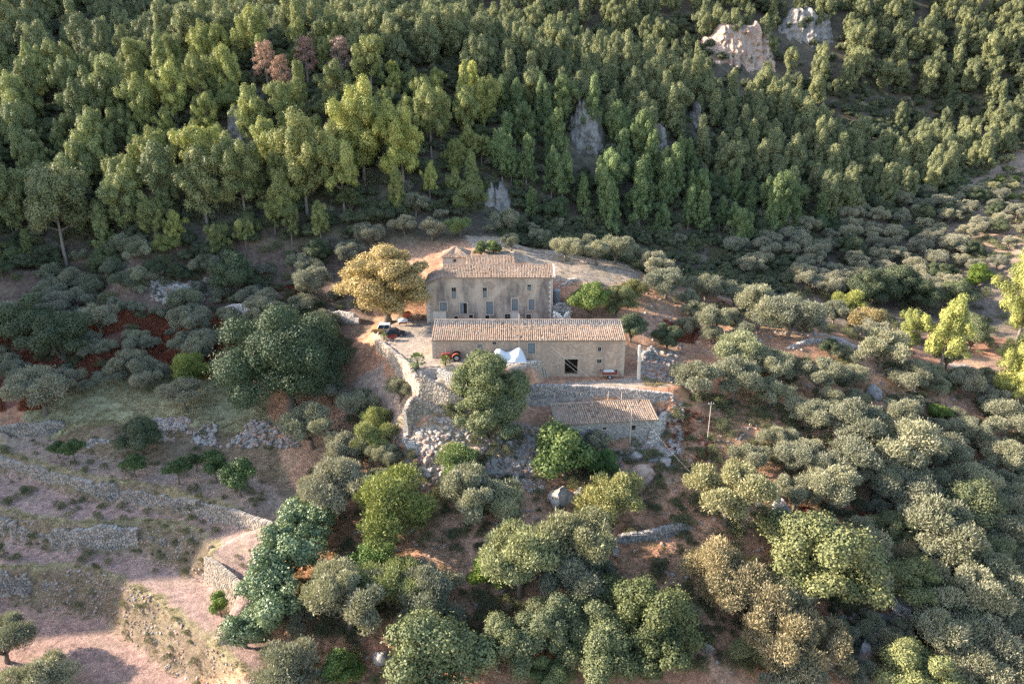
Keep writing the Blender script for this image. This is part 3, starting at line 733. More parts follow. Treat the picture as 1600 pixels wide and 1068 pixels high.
# ------------------------------------------------------------------ buildings
def tile_roof(name, A, B, D, C, parent, pitch=.31, row=.52, seed=1, mat=None, dark_top=0.0, ridge=True):
    """clay barrel tiles on the slope with eave A-B and ridge D-C (A under D, B under C)"""
    A, B, C, D = [np.array(p, float) for p in (A, B, C, D)]
    R = np.random.default_rng(seed); mb = MB()
    nrm = np.cross(B - A, D - A); nrm /= np.linalg.norm(nrm)
    if nrm[2] < 0: nrm = -nrm
    bed = MB(); th = .12
    bed.hexa([A - nrm * th, B - nrm * th, C - nrm * th, D - nrm * th], [A, B, C, D])
    roof = bed.build(name, M['tilebed'], parent)
    nc = max(2, int(np.linalg.norm(B - A) / pitch)); nr = max(2, int(max(np.linalg.norm(D - A), np.linalg.norm(C - B)) / row))
    sag = lambda u, v: -.1 * math.sin(math.pi * u * 2.3 + seed) * math.sin(math.pi * v) + .06 * float(vnoise(u * 14, v * 3, seed))
    for i in range(nc):
        u = (i + .5) / nc; ju = R.normal() * .012
        e = A + (B - A) * u; r = D + (C - D) * u; ld = r - e; ln = np.linalg.norm(ld)
        if ln < .2: continue
        ld /= ln; sd = np.cross(ld, nrm); sd /= np.linalg.norm(sd)
        nrr = max(1, int(ln / row))
        for j in range(nrr):
            a0 = j / nrr * ln - (.1 if j == 0 else .03); a1 = (j + 1) / nrr * ln + .05
            if R.random() < .012: continue
            off = sd * (ju + R.normal() * .018); rad = pitch * .36
            k = .78 + .36 * R.random(); c = np.array((.3, .208, .148)) * k
            z = R.random()
            if z < .22: c = np.array((.33, .25, .185)) * (.8 + .35 * R.random())
            elif z < .34: c = np.array((.2, .16, .13)) * (.7 + .5 * R.random())
            elif z < .44: c = np.array((.36, .22, .145)) * (.8 + .3 * R.random())
            if dark_top and (j + .5) / nrr > 1 - dark_top * (.8 + .4 * R.random()): c = np.array((.17, .15, .14)) * (.7 + .6 * R.random())
            vs = []
            for a, rr, lift in ((a0, rad * 1.12, .05), (a1, rad * .9, .015)):
                q = e + ld * a + off + nrm * (lift + sag(u, a / ln))
                for g in range(5):
                    th_ = math.pi * g / 4; vs.append(q + sd * math.cos(th_) * rr * 1.1 + nrm * math.sin(th_) * rr * .7)
            mb.add(vs, [(g, g + 1, g + 6, g + 5) for g in range(4)] + [(4, 3, 2, 1, 0)], tuple(c))
    if ridge:
        d = C - D; n = max(1, int(np.linalg.norm(d) / .5)); d_ = d / np.linalg.norm(d); s_ = np.cross(d_, (0, 0, 1)); s_ /= np.linalg.norm(s_)
        for i in range(n):
            p0 = D + d * (i / n); p1 = D + d * ((i + 1.08) / n); k = .8 + .4 * R.random(); vs = []
            for q, rr in ((p0, .2), (p1, .17)):
                for g in range(5):
                    th_ = math.pi * g / 4; vs.append(q + s_ * math.cos(th_) * rr + np.array((0, 0, 1)) * (math.sin(th_) * rr + .02))
            mb.add(vs, [(g, g + 1, g + 6, g + 5) for g in range(4)], (.3 * k, .22 * k, .165 * k))
    t = mb.build('tiles', M['tile'], roof); t['kind'] = 'stuff'
    return roof

def wall_with_holes(mb, x0, x1, z0f, z1f, y, holes, t=.5, step=None):
    """front wall in the plane y, facing -Y, with rectangular openings (hx0,hx1,hz0,hz1) t deep; z0f, z1f give foot and head at x"""
    xs = sorted(set([x0, x1] + list(step or []) + [h[0] for h in holes] + [h[1] for h in holes] + list(np.arange(x0, x1, 3.0))))
    xs = [x for i, x in enumerate(xs) if i == 0 or x - xs[i - 1] > .02]
    for a, b in zip(xs[:-1], xs[1:]):
        m = (a + b) / 2; hs = sorted([h for h in holes if h[0] - .01 <= m <= h[1] + .01], key=lambda h: h[2])
        lo = (z0f(a), z0f(b))
        segs = []
        for h in hs: segs.append((lo, (h[2], h[2]))); lo = (h[3], h[3])
        segs.append((lo, (z1f(a), z1f(b))))
        for l, hgh in segs:
            mb.hexa([(a, y, l[0]), (b, y, l[1]), (b, y + t, l[1]), (a, y + t, l[0])], [(a, y, hgh[0]), (b, y, hgh[1]), (b, y + t, hgh[1]), (a, y + t, hgh[0])])

def fac(px, py, y):
    p = PY(px, py, y); return p[0], p[2]
def window_part(parent, y, hole, style, sur=.22):
    """surround, shutter or dark opening for a wall opening; hole in the parent's coordinates"""
    x0, x1, z0, z1 = hole; w = x1 - x0; h = z1 - z0; cx = (x0 + x1) / 2
    mb = MB()
    if style != 'plain':
        mb.box((x0 - sur / 2, y - .03, (z0 + z1) / 2), (sur, .16, h + 2 * sur)); mb.box((x1 + sur / 2, y - .03, (z0 + z1) / 2), (sur, .16, h + 2 * sur))
        mb.box((cx, y - .035, z1 + sur / 2), (w, .16, sur)); 
        mb.box((cx, y - .07, z0 - sur * .35), (w + 2 * sur + .1, .26, sur * .7))
    else:
        mb.box((cx, y - .02, z1 + .08), (w + .3, .12, .16))
    win = mb.build('window', M['surround'], parent)
    if style == 'plain':
        sl = MB(); sl.box((cx, y - .02, z0 - .06), (w + .2, .14, .12)); sl.build('sill', M['surround'], win)
    d = MB(); d.box((cx, y + .42, (z0 + z1) / 2), (w, .04, h)); d.build('opening', M['dark'], win)  # dark panel painted as the shaded room behind
    if style in ('shutter', 'half', 'split'):
        top = z1 if style != 'half' else z0 + h * .62
        for k in (0, 1):
            if style == 'split' and k == 1: continue
            a = x0 + w / 2 * k; s = MB(); s.box((a + w / 4, y + .16, (z0 + top) / 2), (w / 2 - .02, .06, top - z0 - .03))
            n = max(2, int((top - z0) / .3))
            for q in range(n): s.box((a + w / 4, y + .12, z0 + (q + .5) * (top - z0) / n), (w / 2 - .12, .03, (top - z0) / n * .6))
            s.build('shutter', M['shutter'], win)
    if style in ('bars', 'barsplain', 'half'):
        b = MB(); b.box((cx, y + .14, (z0 + z1) / 2), (.07, .06, h)); b.box((cx, y + .15, z0 + h * (.5 if style != 'half' else .62)), (w, .05, .07)); b.build('frame', M['shutter'], win)
    return win

# --- the farmhouse
YH = 135.0
hx0, hz_ = fac(667.5, 504, YH); hx1, _ = fac(862.5, 500, YH)
xl, zeave = fac(690.5, 433, YH); _, zlow = fac(667.5, 446, YH)
H = empty('farmhouse', ((hx0 + hx1) / 2, YH, 0), 0, 'large old stone farmhouse with blue-grey shutters and tiled roof, beside the yellow plane tree', 'house')
ox = (hx0 + hx1) / 2
def hole(px0, py0, px1, py1, y=YH):
    a = fac(px0, py1, y); b = fac(px1, py0, y); return (a[0] - ox, b[0] - ox, a[1], b[1])
W_UP = [hole(706, 449, 712.5, 466), hole(754.5, 449, 760.5, 464.5), hole(824, 444.5, 830, 453.5)]
W_MID = [hole(688, 472, 698, 485), hole(719.5, 473, 729.5, 490), hole(760, 471, 770, 491), hole(800, 466.5, 809, 485), hole(826, 467, 835, 484)]
W_LOW = [hole(710, 493.5, 715.5, 499.5), hole(733, 491.5, 739, 496.5), hole(758.5, 492, 764.5, 498), hole(789, 490.5, 797, 498), hole(822.5, 491, 829.5, 499)]
mb = MB(); L0, L1 = hx0 - ox, hx1 - ox; LX = xl - ox
def htop(x): return zeave if x >= LX else zlow + (zeave - zlow) * (x - L0) / (LX - L0)
wall_with_holes(mb, L0, L1, lambda x: -1.5, htop, 0, W_UP + W_MID + W_LOW, .5, [LX])
DEP = 8.4; RDG = 4.2; zr = zeave + 1.45
for x, t, zt in ((L0, .45, zlow), (L1 - .45, .45, zeave)):
    mb.hexa([(x, .5, -1.5), (x + t, .5, -1.5), (x + t, DEP, -1.5), (x, DEP, -1.5)], [(x, .5, zt), (x + t, .5, zt + (.15 if x == L0 else 0)), (x + t, DEP, zt + (.15 if x == L0 else 0)), (x, DEP, zt)])
mb.hexa([(L0 + .45, DEP - .5, -1.5), (L1 - .45, DEP - .5, -1.5), (L1 - .45, DEP, -1.5), (L0 + .45, DEP, -1.5)], [(L0 + .45, DEP - .5, zlow), (L1 - .45, DEP - .5, zeave - .3), (L1 - .45, DEP, zeave - .3), (L0 + .45, DEP, zlow)])
for x in (LX, L1 - .45):      # gable triangles
    mb.add([(x, 0.02, zeave - .02), (x, DEP - .02, zeave - .02), (x, RDG, zr - .1), (x + .45, .02, zeave - .02), (x + .45, DEP - .02, zeave - .02), (x + .45, RDG, zr - .1)], [(0, 2, 1), (3, 4, 5), (0, 3, 5, 2), (1, 2, 5, 4), (0, 1, 4, 3)])
mb.build('wall', M['housewall'], H)
tile_roof('roof', (LX - .15, -.3, zeave + .02), (L1 + .12, -.3, zeave + .02), (LX - .15, RDG, zr), (L1 + .12, RDG, zr), H, seed=3)
tile_roof('rear_roof', (L1 + .12, DEP + .3, zeave), (LX - .15, DEP + .3, zeave), (L1 + .12, RDG + .02, zr - .01), (LX - .15, RDG + .02, zr - .01), H, seed=4, ridge=False)
tile_roof('side_roof', (L0 - .3, DEP, zlow + .1), (L0 - .3, -.3, zlow + .1), (LX - .2, DEP, zeave + .12), (LX - .2, -.3, zeave + .12), H, seed=5, ridge=False)
m2 = MB(); m2.hexa([(L1 + .13, -.35, zeave - .1), (L1 + .45, -.35, zeave - .1), (L1 + .45, RDG, zr - .1), (L1 + .13, RDG, zr - .1)], [(L1 + .13, -.35, zeave + .25), (L1 + .45, -.35, zeave + .25), (L1 + .45, RDG, zr + .25), (L1 + .13, RDG, zr + .25)])
m2.build('gable_coping', M['plaster'], H)
for h in W_UP: window_part(H, 0, h, 'half', .2)
for i, h in enumerate(W_MID): window_part(H, 0, h, 'split' if i == 1 else 'shutter', .24)
for i, h in enumerate(W_LOW): window_part(H, 0, h, 'bars' if i >= 3 else 'surround', .22)
q = MB()
for x in (L0, L1):
    z = -1.0
    k = 0
    while z < (zlow if x == L0 else zeave) - .6:
        w = .75 if k % 2 else .5; q.box((x + (w / 2 - .04 if x == L0 else -w / 2 + .04), .18, z + .24), (w, .46, .44)); z += .48; k += 1
c = q.build('quoins', M['plaster'], H); c['kind'] = 'stuff'
for (a, b, c_, d) in ((677, 486, 697, 501), (797, 486.5, 811, 499)):
    pb = MB(); h = hole(a, b, c_, d); pb.box(((h[0] + h[1]) / 2, -.03, (h[2] + h[3]) / 2), (h[1] - h[0], .06, h[3] - h[2])); pb.build('plaster_patch', M['plaster'], H)
dp = MB(); dp.tube([(L1 - .2, -.1, .3), (L1 - .2, -.1, zeave)], .07, 6); dp.build('drainpipe', M['metal'], H)
cb = MB(); cb.box(((LX + L1) / 2, -.1, zeave - .12), (L1 - LX, .25, .16)); cb.build('eave_cornice', M['surround'], H)

# --- rear wing and turret
def simple_block(name, label, x0, x1, y0, y1, zb, ze, zr_, seed, matn='housewall'):
    o = empty(name, ((x0 + x1) / 2, y0, 0), 0, label, 'house'); cx = (x0 + x1) / 2; a, b = x0 - cx, x1 - cx; d = y1 - y0
    w = MB(); w.hexa([(a, 0, zb), (b, 0, zb), (b, d, zb), (a, d, zb)], [(a, 0, ze), (b, 0, ze), (b, d, ze), (a, d, ze)])
    for x in (a + .03, b - .03): w.add([(x, .03, ze), (x, d - .03, ze), (x, d / 2, zr_ - .06)], [(0, 1, 2)])
    w.build('wall', M[matn], o)
    tile_roof('roof', (a - .15, -.3, ze), (b + .15, -.3, ze), (a - .15, d / 2, zr_), (b + .15, d / 2, zr_), o, seed=seed)
    tile_roof('rear_roof', (b + .15, d + .3, ze), (a - .15, d + .3, ze), (b + .15, d / 2 + .02, zr_ - .01), (a - .15, d / 2 + .02, zr_ - .01), o, seed=seed + 1, ridge=False)
    return o
a = PY(729, 412, 145.2); b = PY(803, 412, 145.2)
rw = simple_block('rear_wing', 'low tiled wing with pale roof directly behind the farmhouse ridge', a[0], b[0], 145.2, 151.5, 3, a[2], PY(760, 399.5, 148.4)[2], 11)
ch = MB(); ch.box((b[0] - a[0]) and ((b[0] - a[0]) / 2 - .4, 3.3, PY(760, 399.5, 148.4)[2] + .2), (.9, .9, 1.2)); ch.build('chimney', M['housewall'], rw)
a = PY(689, 402, 149.5); b = PY(733, 400, 149.5); apx = PY(714, 386.5, 152.4)
tw = empty('turret', ((a[0] + b[0]) / 2, 149.5, 0), 0, 'small square turret with pyramid tile roof behind the farmhouse, nearest the plane tree', 'tower')
hw = (b[0] - a[0]) / 2; ze = a[2]; d = 2 * hw
w = MB(); w.hexa([(-hw + .3, .3, 3), (hw - .3, .3, 3), (hw - .3, d - .3, 3), (-hw + .3, d - .3, 3)], [(-hw + .3, .3, ze), (hw - .3, .3, ze), (hw - .3, d - .3, ze), (-hw + .3, d - .3, ze)]); w.build('wall', M['plaster'], tw)
ap = (0, hw, apx[2] + .15); eps = .05
cs = [(-hw, 0, ze), (hw, 0, ze), (hw, d, ze), (-hw, d, ze)]
for k in range(4):
    p, q_ = cs[k], cs[(k + 1) % 4]; dv = (np.array(q_) - np.array(p)) * .006
    tile_roof('roof', p, q_, np.array(ap) - dv, np.array(ap) + dv, tw, seed=30 + k, ridge=False, pitch=.34)
wb = MB(); wb.box((-.1, .27, ze - .75), (.8, .1, .75)); wq = wb.build('window', M['surround'], tw); wb = MB(); wb.box((-.1, .2, ze - .75), (.5, .06, .5)); wb.build('opening', M['dark'], wq)  # dark square painted as the shade inside the turret window

# --- the barn
bx0 = PY(675.5, 545, Y_BARN)[0]; bx1 = PY(975.5, 560, Y_BARN)[0]; zbe = PY(800, 531, Y_BARN)[2]; bc = (bx0 + bx1) / 2
BN = empty('barn', (bc, Y_BARN, 0), 0, 'long stone barn with ribbed clay tile roof and dark doorway in front of the farmhouse', 'barn')
def bhole(px0, py0, px1, py1):
    a = fac(px0, py1, Y_BARN); b = fac(px1, py0, Y_BARN); return (a[0] - bc, b[0] - bc, a[1], b[1])
B_DOOR = bhole(882, 560.5, 903, 584); B_WIN = [bhole(934, 541.5, 939.5, 548), bhole(932.5, 561, 940, 566.5), bhole(769.5, 533.4, 775.5, 537.6)]
B_SHUT = [bhole(824.5, 535.5, 836, 552), bhole(746, 537, 754, 545)]
b0, b1 = bx0 - bc, bx1 - bc; BD = 6.4; zbr = zbe + 1.55
w = MB(); wall_with_holes(w, b0, b1, lambda x: -1.0 if x + bc < 3.5 else -4.5, lambda x: zbe + .06 * math.sin(x * .5), 0, [B_DOOR] + B_WIN + B_SHUT, .55)
for x in (b0, b1 - .5):
    w.hexa([(x, .55, -4.5), (x + .5, .55, -4.5), (x + .5, BD, -4.5), (x, BD, -4.5)], [(x, .55, zbe), (x + .5, .55, zbe), (x + .5, BD, zbr - .15), (x, BD, zbr - .15)])
w.hexa([(b0 + .5, BD - .5, -4.5), (b1 - .5, BD - .5, -4.5), (b1 - .5, BD, -4.5), (b0 + .5, BD, -4.5)], [(b0 + .5, BD - .5, zbr - .3), (b1 - .5, BD - .5, zbr - .3), (b1 - .5, BD, zbr - .3), (b0 + .5, BD, zbr - .3)])
w.build('wall', M['barnwall'], BN)
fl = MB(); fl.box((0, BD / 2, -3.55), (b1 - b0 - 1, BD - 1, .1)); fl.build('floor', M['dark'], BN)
tile_roof('roof', (b0 - .12, -.35, zbe + .03), (b1 + .12, -.35, zbe + .03), (b0 - .12, BD + .1, zbr), (b1 + .12, BD + .1, zbr), BN, pitch=.36, seed=8, dark_top=.26)
tile_roof('rear_roof', (b1 + .12, BD + 1.5, zbr - .55), (b0 - .12, BD + 1.5, zbr - .55), (b1 + .12, BD + .12, zbr - .01), (b0 - .12, BD + .12, zbr - .01), BN, seed=9, ridge=False)
for h in B_WIN: window_part(BN, 0, h, 'barsplain', .14)
for h in B_SHUT: window_part(BN, 0, h, 'shutter', .16)
dm = MB(); dw = B_DOOR[1] - B_DOOR[0]; dcx = (B_DOOR[0] + B_DOOR[1]) / 2
dm.box((dcx, -.04, B_DOOR[3] + .14), (dw + .7, .2, .28)); dd = dm.build('door_lintel', M['surround'], BN)
dm = MB(); dm.box((dcx, 2.4, (B_DOOR[2] + B_DOOR[3]) / 2), (dw + .4, .08, B_DOOR[3] - B_DOOR[2])); dm.build('door_opening', M['dark'], BN)  # dark panel painted as the barn's shaded inside
dm = MB(); p0 = (B_DOOR[0] - 3.2, -.12, B_DOOR[3] + 2.1); p1 = (B_DOOR[1] + .05, -.22, B_DOOR[2] + .3); dm.tube([p0, p1], .03, 5); dm.build('stay_rope', M['plaster'], BN)
cb = MB(); cb.box((0, -.12, zbe - .1), (b1 - b0, .24, .12)); cb.build('eave_course', M['surround'], BN)
q = MB()
for x in (b0, b1):
    z = -3.4 if x > 0 else -.4; k = 0
    while z < zbe - .5:
        ww = .7 if k % 2 else .45; q.box((x + (ww / 2 - .04 if x == b0 else -ww / 2 + .04), .2, z + .22), (ww, .5, .4)); z += .44; k += 1
q.build('quoins', M['surround'], BN)['kind'] = 'stuff'

# --- the lower shed, turned a little away
zse = -6.2; sA = PZ(868, 664.5, zse); sB = PZ(1030, 655.5, zse)
ang = math.atan2(sB[1] - sA[1], sB[0] - sA[0]); slen = math.hypot(sB[0] - sA[0], sB[1] - sA[1]) 
SH = empty('shed', (sA[0], sA[1], 0), ang, 'low stone shed with single pitched tile roof below the retaining wall', 'shed')
SD = 5.2; zsr = zse + 1.15
w = MB()
sh_holes = [(slen * .735, slen * .735 + .75, zse - 1.75, zse - .85), (slen * .46, slen * .46 + .6, zse - 1.4, zse - .9)]
wall_with_holes(w, .2, slen - .2, lambda x: zse - 5.5, lambda x: zse - .02, .3, sh_holes, .5)
for x in (.2, slen - .7): w.hexa([(x, .8, zse - 5.5), (x + .5, .8, zse - 5.5), (x + .5, SD, zse - 5.5), (x, SD, zse - 5.5)], [(x, .8, zse - .02), (x + .5, .8, zse - .02), (x + .5, SD, zsr - .12), (x, SD, zsr - .12)])
w.hexa([(.7, SD - .5, zse - 5.5), (slen - .7, SD - .5, zse - 5.5), (slen - .7, SD, zse - 5.5), (.7, SD, zse - 5.5)], [(.7, SD - .5, zsr - .2), (slen - .7, SD - .5, zsr - .2), (slen - .7, SD, zsr - .2), (.7, SD, zsr - .2)])
w.build('wall', M['shedwall'], SH)
tile_roof('roof', (0, 0, zse + .02), (slen, 0, zse + .02), (0, SD + .3, zsr), (slen, SD + .3, zsr), SH, pitch=.36, seed=14)
for h in sh_holes: window_part(SH, .3, h, 'plain', .12)

# --- the little hut in the lower right
p = ground_hit(1405, 962)
HU = empty('stone_hut', p, -.35, 'tiny grey stone hut with sloping slab roof among olives at lower right', 'hut')
w = MB(); w.hexa([(-1.15, -.9, -.8), (1.15, -.9, -.8), (1.15, .9, -.8), (-1.15, .9, -.8)], [(-1.05, -.85, 2.5), (1.05, -.85, 2.0), (1.05, .85, 2.0), (-1.05, .85, 2.5)]); w.build('wall', M['dry'], HU)
w = MB(); w.hexa([(-1.25, -1.05, 2.55), (1.25, -1.05, 1.95), (1.25, 1.05, 1.95), (-1.25, 1.05, 2.55)], [(-1.25, -1.05, 2.7), (1.25, -1.05, 2.1), (1.25, 1.05, 2.1), (-1.25, 1.05, 2.7)]); w.build('roof', M['rock'], HU)
w = MB(); w.box((0, -.88, 1.4), (.28, .08, .28)); w.build('opening', M['dark'], HU)  # dark square painted as the shade inside the hut

# ------------------------------------------------------------------ dry-stone walls
def resample(ps, step):
    ps = [np.array(p, float) for p in ps]; out = [ps[0]]
    for a, b in zip(ps[:-1], ps[1:]):
        n = max(1, int(np.linalg.norm((b - a)[:2]) / step))
        for k in range(1, n + 1): out.append(a + (b - a) * k / n)
    return out
def stone_wall(name, label, path, thick=.7, stone=.42, tone=(.42, .375, .33), batter=.12, cat='wall', group=None, ragged=.15, seed=1, proud=.06, ends=True):
    """path: (x, y, z_top, z_foot) from left to right as seen from the front"""
    R = np.random.default_rng(seed); ps = resample(path, .8); n = len(ps)
    o = empty(name, (ps[0][0], ps[0][1], ps[0][3]), 0, label, cat, group); og = np.array((ps[0][0], ps[0][1], ps[0][3])); o['kind'] = 'thing'
    nr = []
    for i in range(n):
        d = ps[min(i + 1, n - 1)] - ps[max(i - 1, 0)]; l = math.hypot(d[0], d[1]) + 1e-9; nr.append(np.array((d[1] / l, -d[0] / l, 0)))
    L_ = max(1, n - 1); kk = R.random() * 9
    tops = [p[2] + ragged * (R.random() - .6) - ragged * 1.3 * float(vnoise(i * .35 + kk, 0, seed)) - (min(1.0, ragged * 1.2) if ends else 0) * (p[2] - p[3]) * .75 * max(0, 1 - 6.0 * min(i, L_ - i) / L_) for i, p in enumerate(ps)]
    vs = []; fs = []
    for i in range(n):
        f = np.array((ps[i][0], ps[i][1], 0)); hgt = tops[i] - ps[i][3]
        vs += [f + nr[i] * (batter * hgt) + (0, 0, ps[i][3] - .8), f + (0, 0, tops[i]), f - nr[i] * thick + (0, 0, tops[i]), f - nr[i] * (thick + .1) + (0, 0, ps[i][3] - .8)]
    vs = [v - og for v in vs]
    for i in range(n - 1):
        a = i * 4; b = a + 4
        for k in range(3): fs.append((a + k, b + k, b + k + 1, a + k + 1))
    fs += [(0, 1, 2, 3), (4 * n - 1, 4 * n - 2, 4 * n - 3, 4 * n - 4)]
    MB().add(vs, fs).build('core', M['dry'], o)
    mb = MB()
    seg = np.cumsum([0] + [math.hypot(*(ps[i + 1] - ps[i])[:2]) for i in range(n - 1)])
    def at(s):
        i = int(np.clip(np.searchsorted(seg, s) - 1, 0, n - 2)); u = (s - seg[i]) / max(seg[i + 1] - seg[i], 1e-6)
        return ps[i] * (1 - u) + ps[i + 1] * u, tops[i] * (1 - u) + tops[i + 1] * u, nr[i], (ps[i + 1] - ps[i])
    zmax = max(tops); zmin = min(p[3] for p in ps); z = zmin - .3
    while z < zmax + stone * .2:
        hrow = stone * (.55 + .35 * R.random()); s = R.random() * .3
        while s < seg[-1]:
            w = stone * (.7 + .8 * R.random()); p, tp, nn, d = at(s + w / 2)
            zz = z + R.normal() * .04
            if p[3] - .3 <= zz and zz + hrow * .6 < tp + .12:
                dl = d[:2] / (np.linalg.norm(d[:2]) + 1e-9)
                out = batter * (tp - zz) + proud * R.random() - .06
                c = np.array((p[0], p[1], zz + hrow / 2)) + nn * out - og
                k = .6 + .75 * R.random(); warm = R.normal() * .03
                col = (tone[0] * k + warm, tone[1] * k + warm * .4, tone[2] * k)
                b = []; sx_, sz_ = w * .47, hrow * .45; dp = .16
                for dz, sc in ((-1, 1), (1, .9)):
                    for ax, ay in ((-1, 1), (1, 1), (1, -1), (-1, -1)):
                        j = 1 + R.normal() * .1; fr = .8 if ay > 0 else 1.0
                        b.append(c + np.array((dl[0], dl[1], 0)) * ax * sx_ * j * sc * fr + nn * ay * dp * .75 + np.array((0, 0, dz * sz_ * (1 + R.normal() * .12))))
                mb.add(b, [(0, 1, 2, 3), (7, 6, 5, 4), (4, 5, 1, 0), (5, 6, 2, 1), (6, 7, 3, 2), (7, 4, 0, 3)], col)
            s += w
        z += hrow
    s = 0
    while s < seg[-1]:                                         # coping stones
        w = stone * (.8 + .8 * R.random()); p, tp, nn, d = at(min(s + w / 2, seg[-1])); k = .75 + .6 * R.random()
        mb.box(np.array((p[0], p[1], tp + .03)) - nn * thick * .5 - og, (w * .95, thick * (.85 + .3 * R.random()), .18 + .1 * R.random()), math.atan2(d[1], d[0]) + R.normal() * .08, (tone[0] * k, tone[1] * k, tone[2] * k), .85)
        s += w
    st = mb.build('stones', M['stones'], o); st['kind'] = 'stuff'
    return o
def wpath(tops, ztops, feet, shift=0.0):
    """top line given by picture points at known heights; feet heights listed"""
    if not hasattr(ztops, '__len__'): ztops = [ztops] * len(tops)
    if not hasattr(feet, '__len__'): feet = [feet] * len(tops)
    r = []
    for (a, b), z, f in zip(tops, ztops, feet):
        p = PZ(a, b, z); r.append(np.array((p[0], p[1] + shift, z, f)))
    return r
warm = (.41, .325, .25)
stone_wall('yard_wall', 'tall sunlit stone wall along the left edge of the farmyard below the cars', wpath([(586, 524), (602, 538), (620, 554), (638, 571), (654, 586)], .7, [-3.2, -4.2, -4.8, -5.2, -5.4]), .6, .4, warm, .1, seed=2, ragged=.3)
stone_wall('ramp_wall', 'stone wall descending from the yard corner towards the big yard oak', wpath([(655, 586), (676, 596), (700, 610), (725, 624), (760, 634)], [.7, -.2, -1.4, -2.8, -3.6], [-3.2, -3.9, -4.7, -5.4, -6.0]), .6, .38, (.4, .325, .255), .06, seed=3, ends=False)
stone_wall('ramp_inner_wall', 'short dark inner wall above the ramp, below the small fan palm', wpath([(681, 574), (700, 583), (722, 590), (745, 594)], [.7, .35, .3, .3], [-1.6, -2.2, -3.2, -4.2]), .5, .38, (.36, .33, .3), .05, seed=4)
stone_wall('bastion_wall', 'curved rubble bastion wall on the rocks below the yard corner', wpath([(634, 642), (640, 628), (648, 618), (665, 626), (680, 632), (706, 641), (745, 650), (790, 657), (830, 668), (866, 682)], [-4.0, -2.9, -2.2, -3.0, -3.7, -4.5, -5.4, -6.3, -7.6, -8.7], [-10, -9.6, -9.2, -8.6, -8.4, -8.4, -9, -9.6, -10.6, -11.4]),   .7, .42, (.31, .25, .198), .1, seed=5, ragged=.25, ends=False)
stone_wall('retaining_wall', 'long shaded retaining wall under the track in front of the barn', wpath([(806, 602), (870, 602), (920, 604), (970, 607), (1010, 611), (1050, 612)], [-3.3, -3.3, -3.35, -3.4, -3.5, -3.55], [-6.9, -7, -7.1, -7.2, -7.2, -7.0]), .6, .36, (.36, .31, .28), .04, seed=6, ragged=.1)
stone_wall('yard_step_wall', 'short stone wall with planks leaning on it between the upper and lower yard', [np.array((-3.5, 111.2, .1, -3.8)), np.array((.5, 112.2, .15, -3.8)), np.array((3.6, 113.1, .2, -3.8)), np.array((5.0, 114.9, .2, -3.6))], .6, .36, (.46, .39, .33), .05, seed=7)
stone_wall('tumbled_wall', 'pale crumbling wall running downhill beside the lower shed', wpath([(1018, 668), (1040, 640), (1062, 628)], [-7.0, -6.0, -5.8], [-11, -9.4, -8.4]), .7, .45, (.5, .43, .36), .2, seed=8, ragged=.8)
# field terraces
def along(edge, i0, i1, foot, up=.0, frac=.5):
    """a wall line between a terrace edge and the foot of its bank"""
    back = {id(T1_edge): T2_back, id(T2_edge): T3_back, id(T3_edge): T4_back}[id(edge)]; bk = np.array([p[:2] for p in resample(back, .5)]); r = []
    for p in resample(edge[i0:i1], 1.5):
        q = bk[np.argmin(np.hypot(bk[:, 0] - p[0], bk[:, 1] - p[1]))]; w = p[:2] + (q - p[:2]) * frac
        r.append(np.array((w[0], w[1], p[2] + up, foot)))
    return r
gt = (.25, .215, .185)
def taper(path, k=.5):
    path[0][2] -= k * (path[0][2] - path[0][3]); path[-1][2] -= k * (path[-1][2] - path[-1][3]); return path
stone_wall('terrace_wall', 'grey dry-stone wall of the top field step, at the picture edge', along(T1_edge, 0, 4, Z2, -.45), seed=21, tone=(.28, .24, .205), ragged=.35, ends=False)
stone_wall('terrace_wall', 'broken dry-stone wall curving under the small citrus trees', along(T1_edge, 3, 7, Z2, -.5), seed=22, tone=gt, ragged=.9, batter=.2, ends=False)
stone_wall('terrace_wall', 'long straight dry-stone wall below the largest citrus tree', along(T1_edge, 6, 9, Z2, -.25), seed=23, tone=(.31, .265, .225), ragged=.3, ends=False)
stone_wall('terrace_wall', 'low dark dry-stone wall at the picture edge under the middle field', along(T2_edge, 0, 4, Z3 + .3, -.4, .45), seed=24, tone=gt, ragged=1.2, batter=.25, ends=False)
stone_wall('terrace_wall', 'bulging dry-stone wall segment in the middle of the field bank', along(T2_edge, 3, 6, Z3 - .1, -.2, .58), seed=25, tone=(.3, .26, .225), ragged=.8, ends=False)
stone_wall('terrace_wall', 'low rubble wall in the curved grassy bank right of the bulging one', along(T2_edge, 5, 9, Z3 + .2, -1.6, .5), seed=51, tone=(.24, .2, .165), ragged=1.3, batter=.3, ends=False)
stone_wall('terrace_wall', 'pale dry-stone wall slanting down towards the fig trees', along(T2_edge, 9, 12, Z3), seed=26, tone=(.28, .235, .19), ragged=.4, ends=False)
stone_wall('terrace_wall', 'dark dry-stone wall at the picture edge above the lowest field', along(T3_edge, 0, 3, Z4 + 2, -.8, .32), seed=27, tone=gt, ragged=1.6, batter=.3, ends=False)
stone_wall('terrace_wall', 'dry-stone wall with square end beside the lawn at the left edge', wpath([(-20, 668), (40, 662), (98, 655)], [-12.2] * 3, [-15.6] * 3), seed=28, tone=gt, ragged=.3)
stone_wall('terrace_wall', 'rough dry-stone wall behind the dark bush above the citrus field', wpath([(128, 682), (170, 686), (205, 676)], [-13.0, -13.2, -13], [-15.9] * 3), seed=29, tone=(.33, .3, .275), ragged=.7, batter=.25)
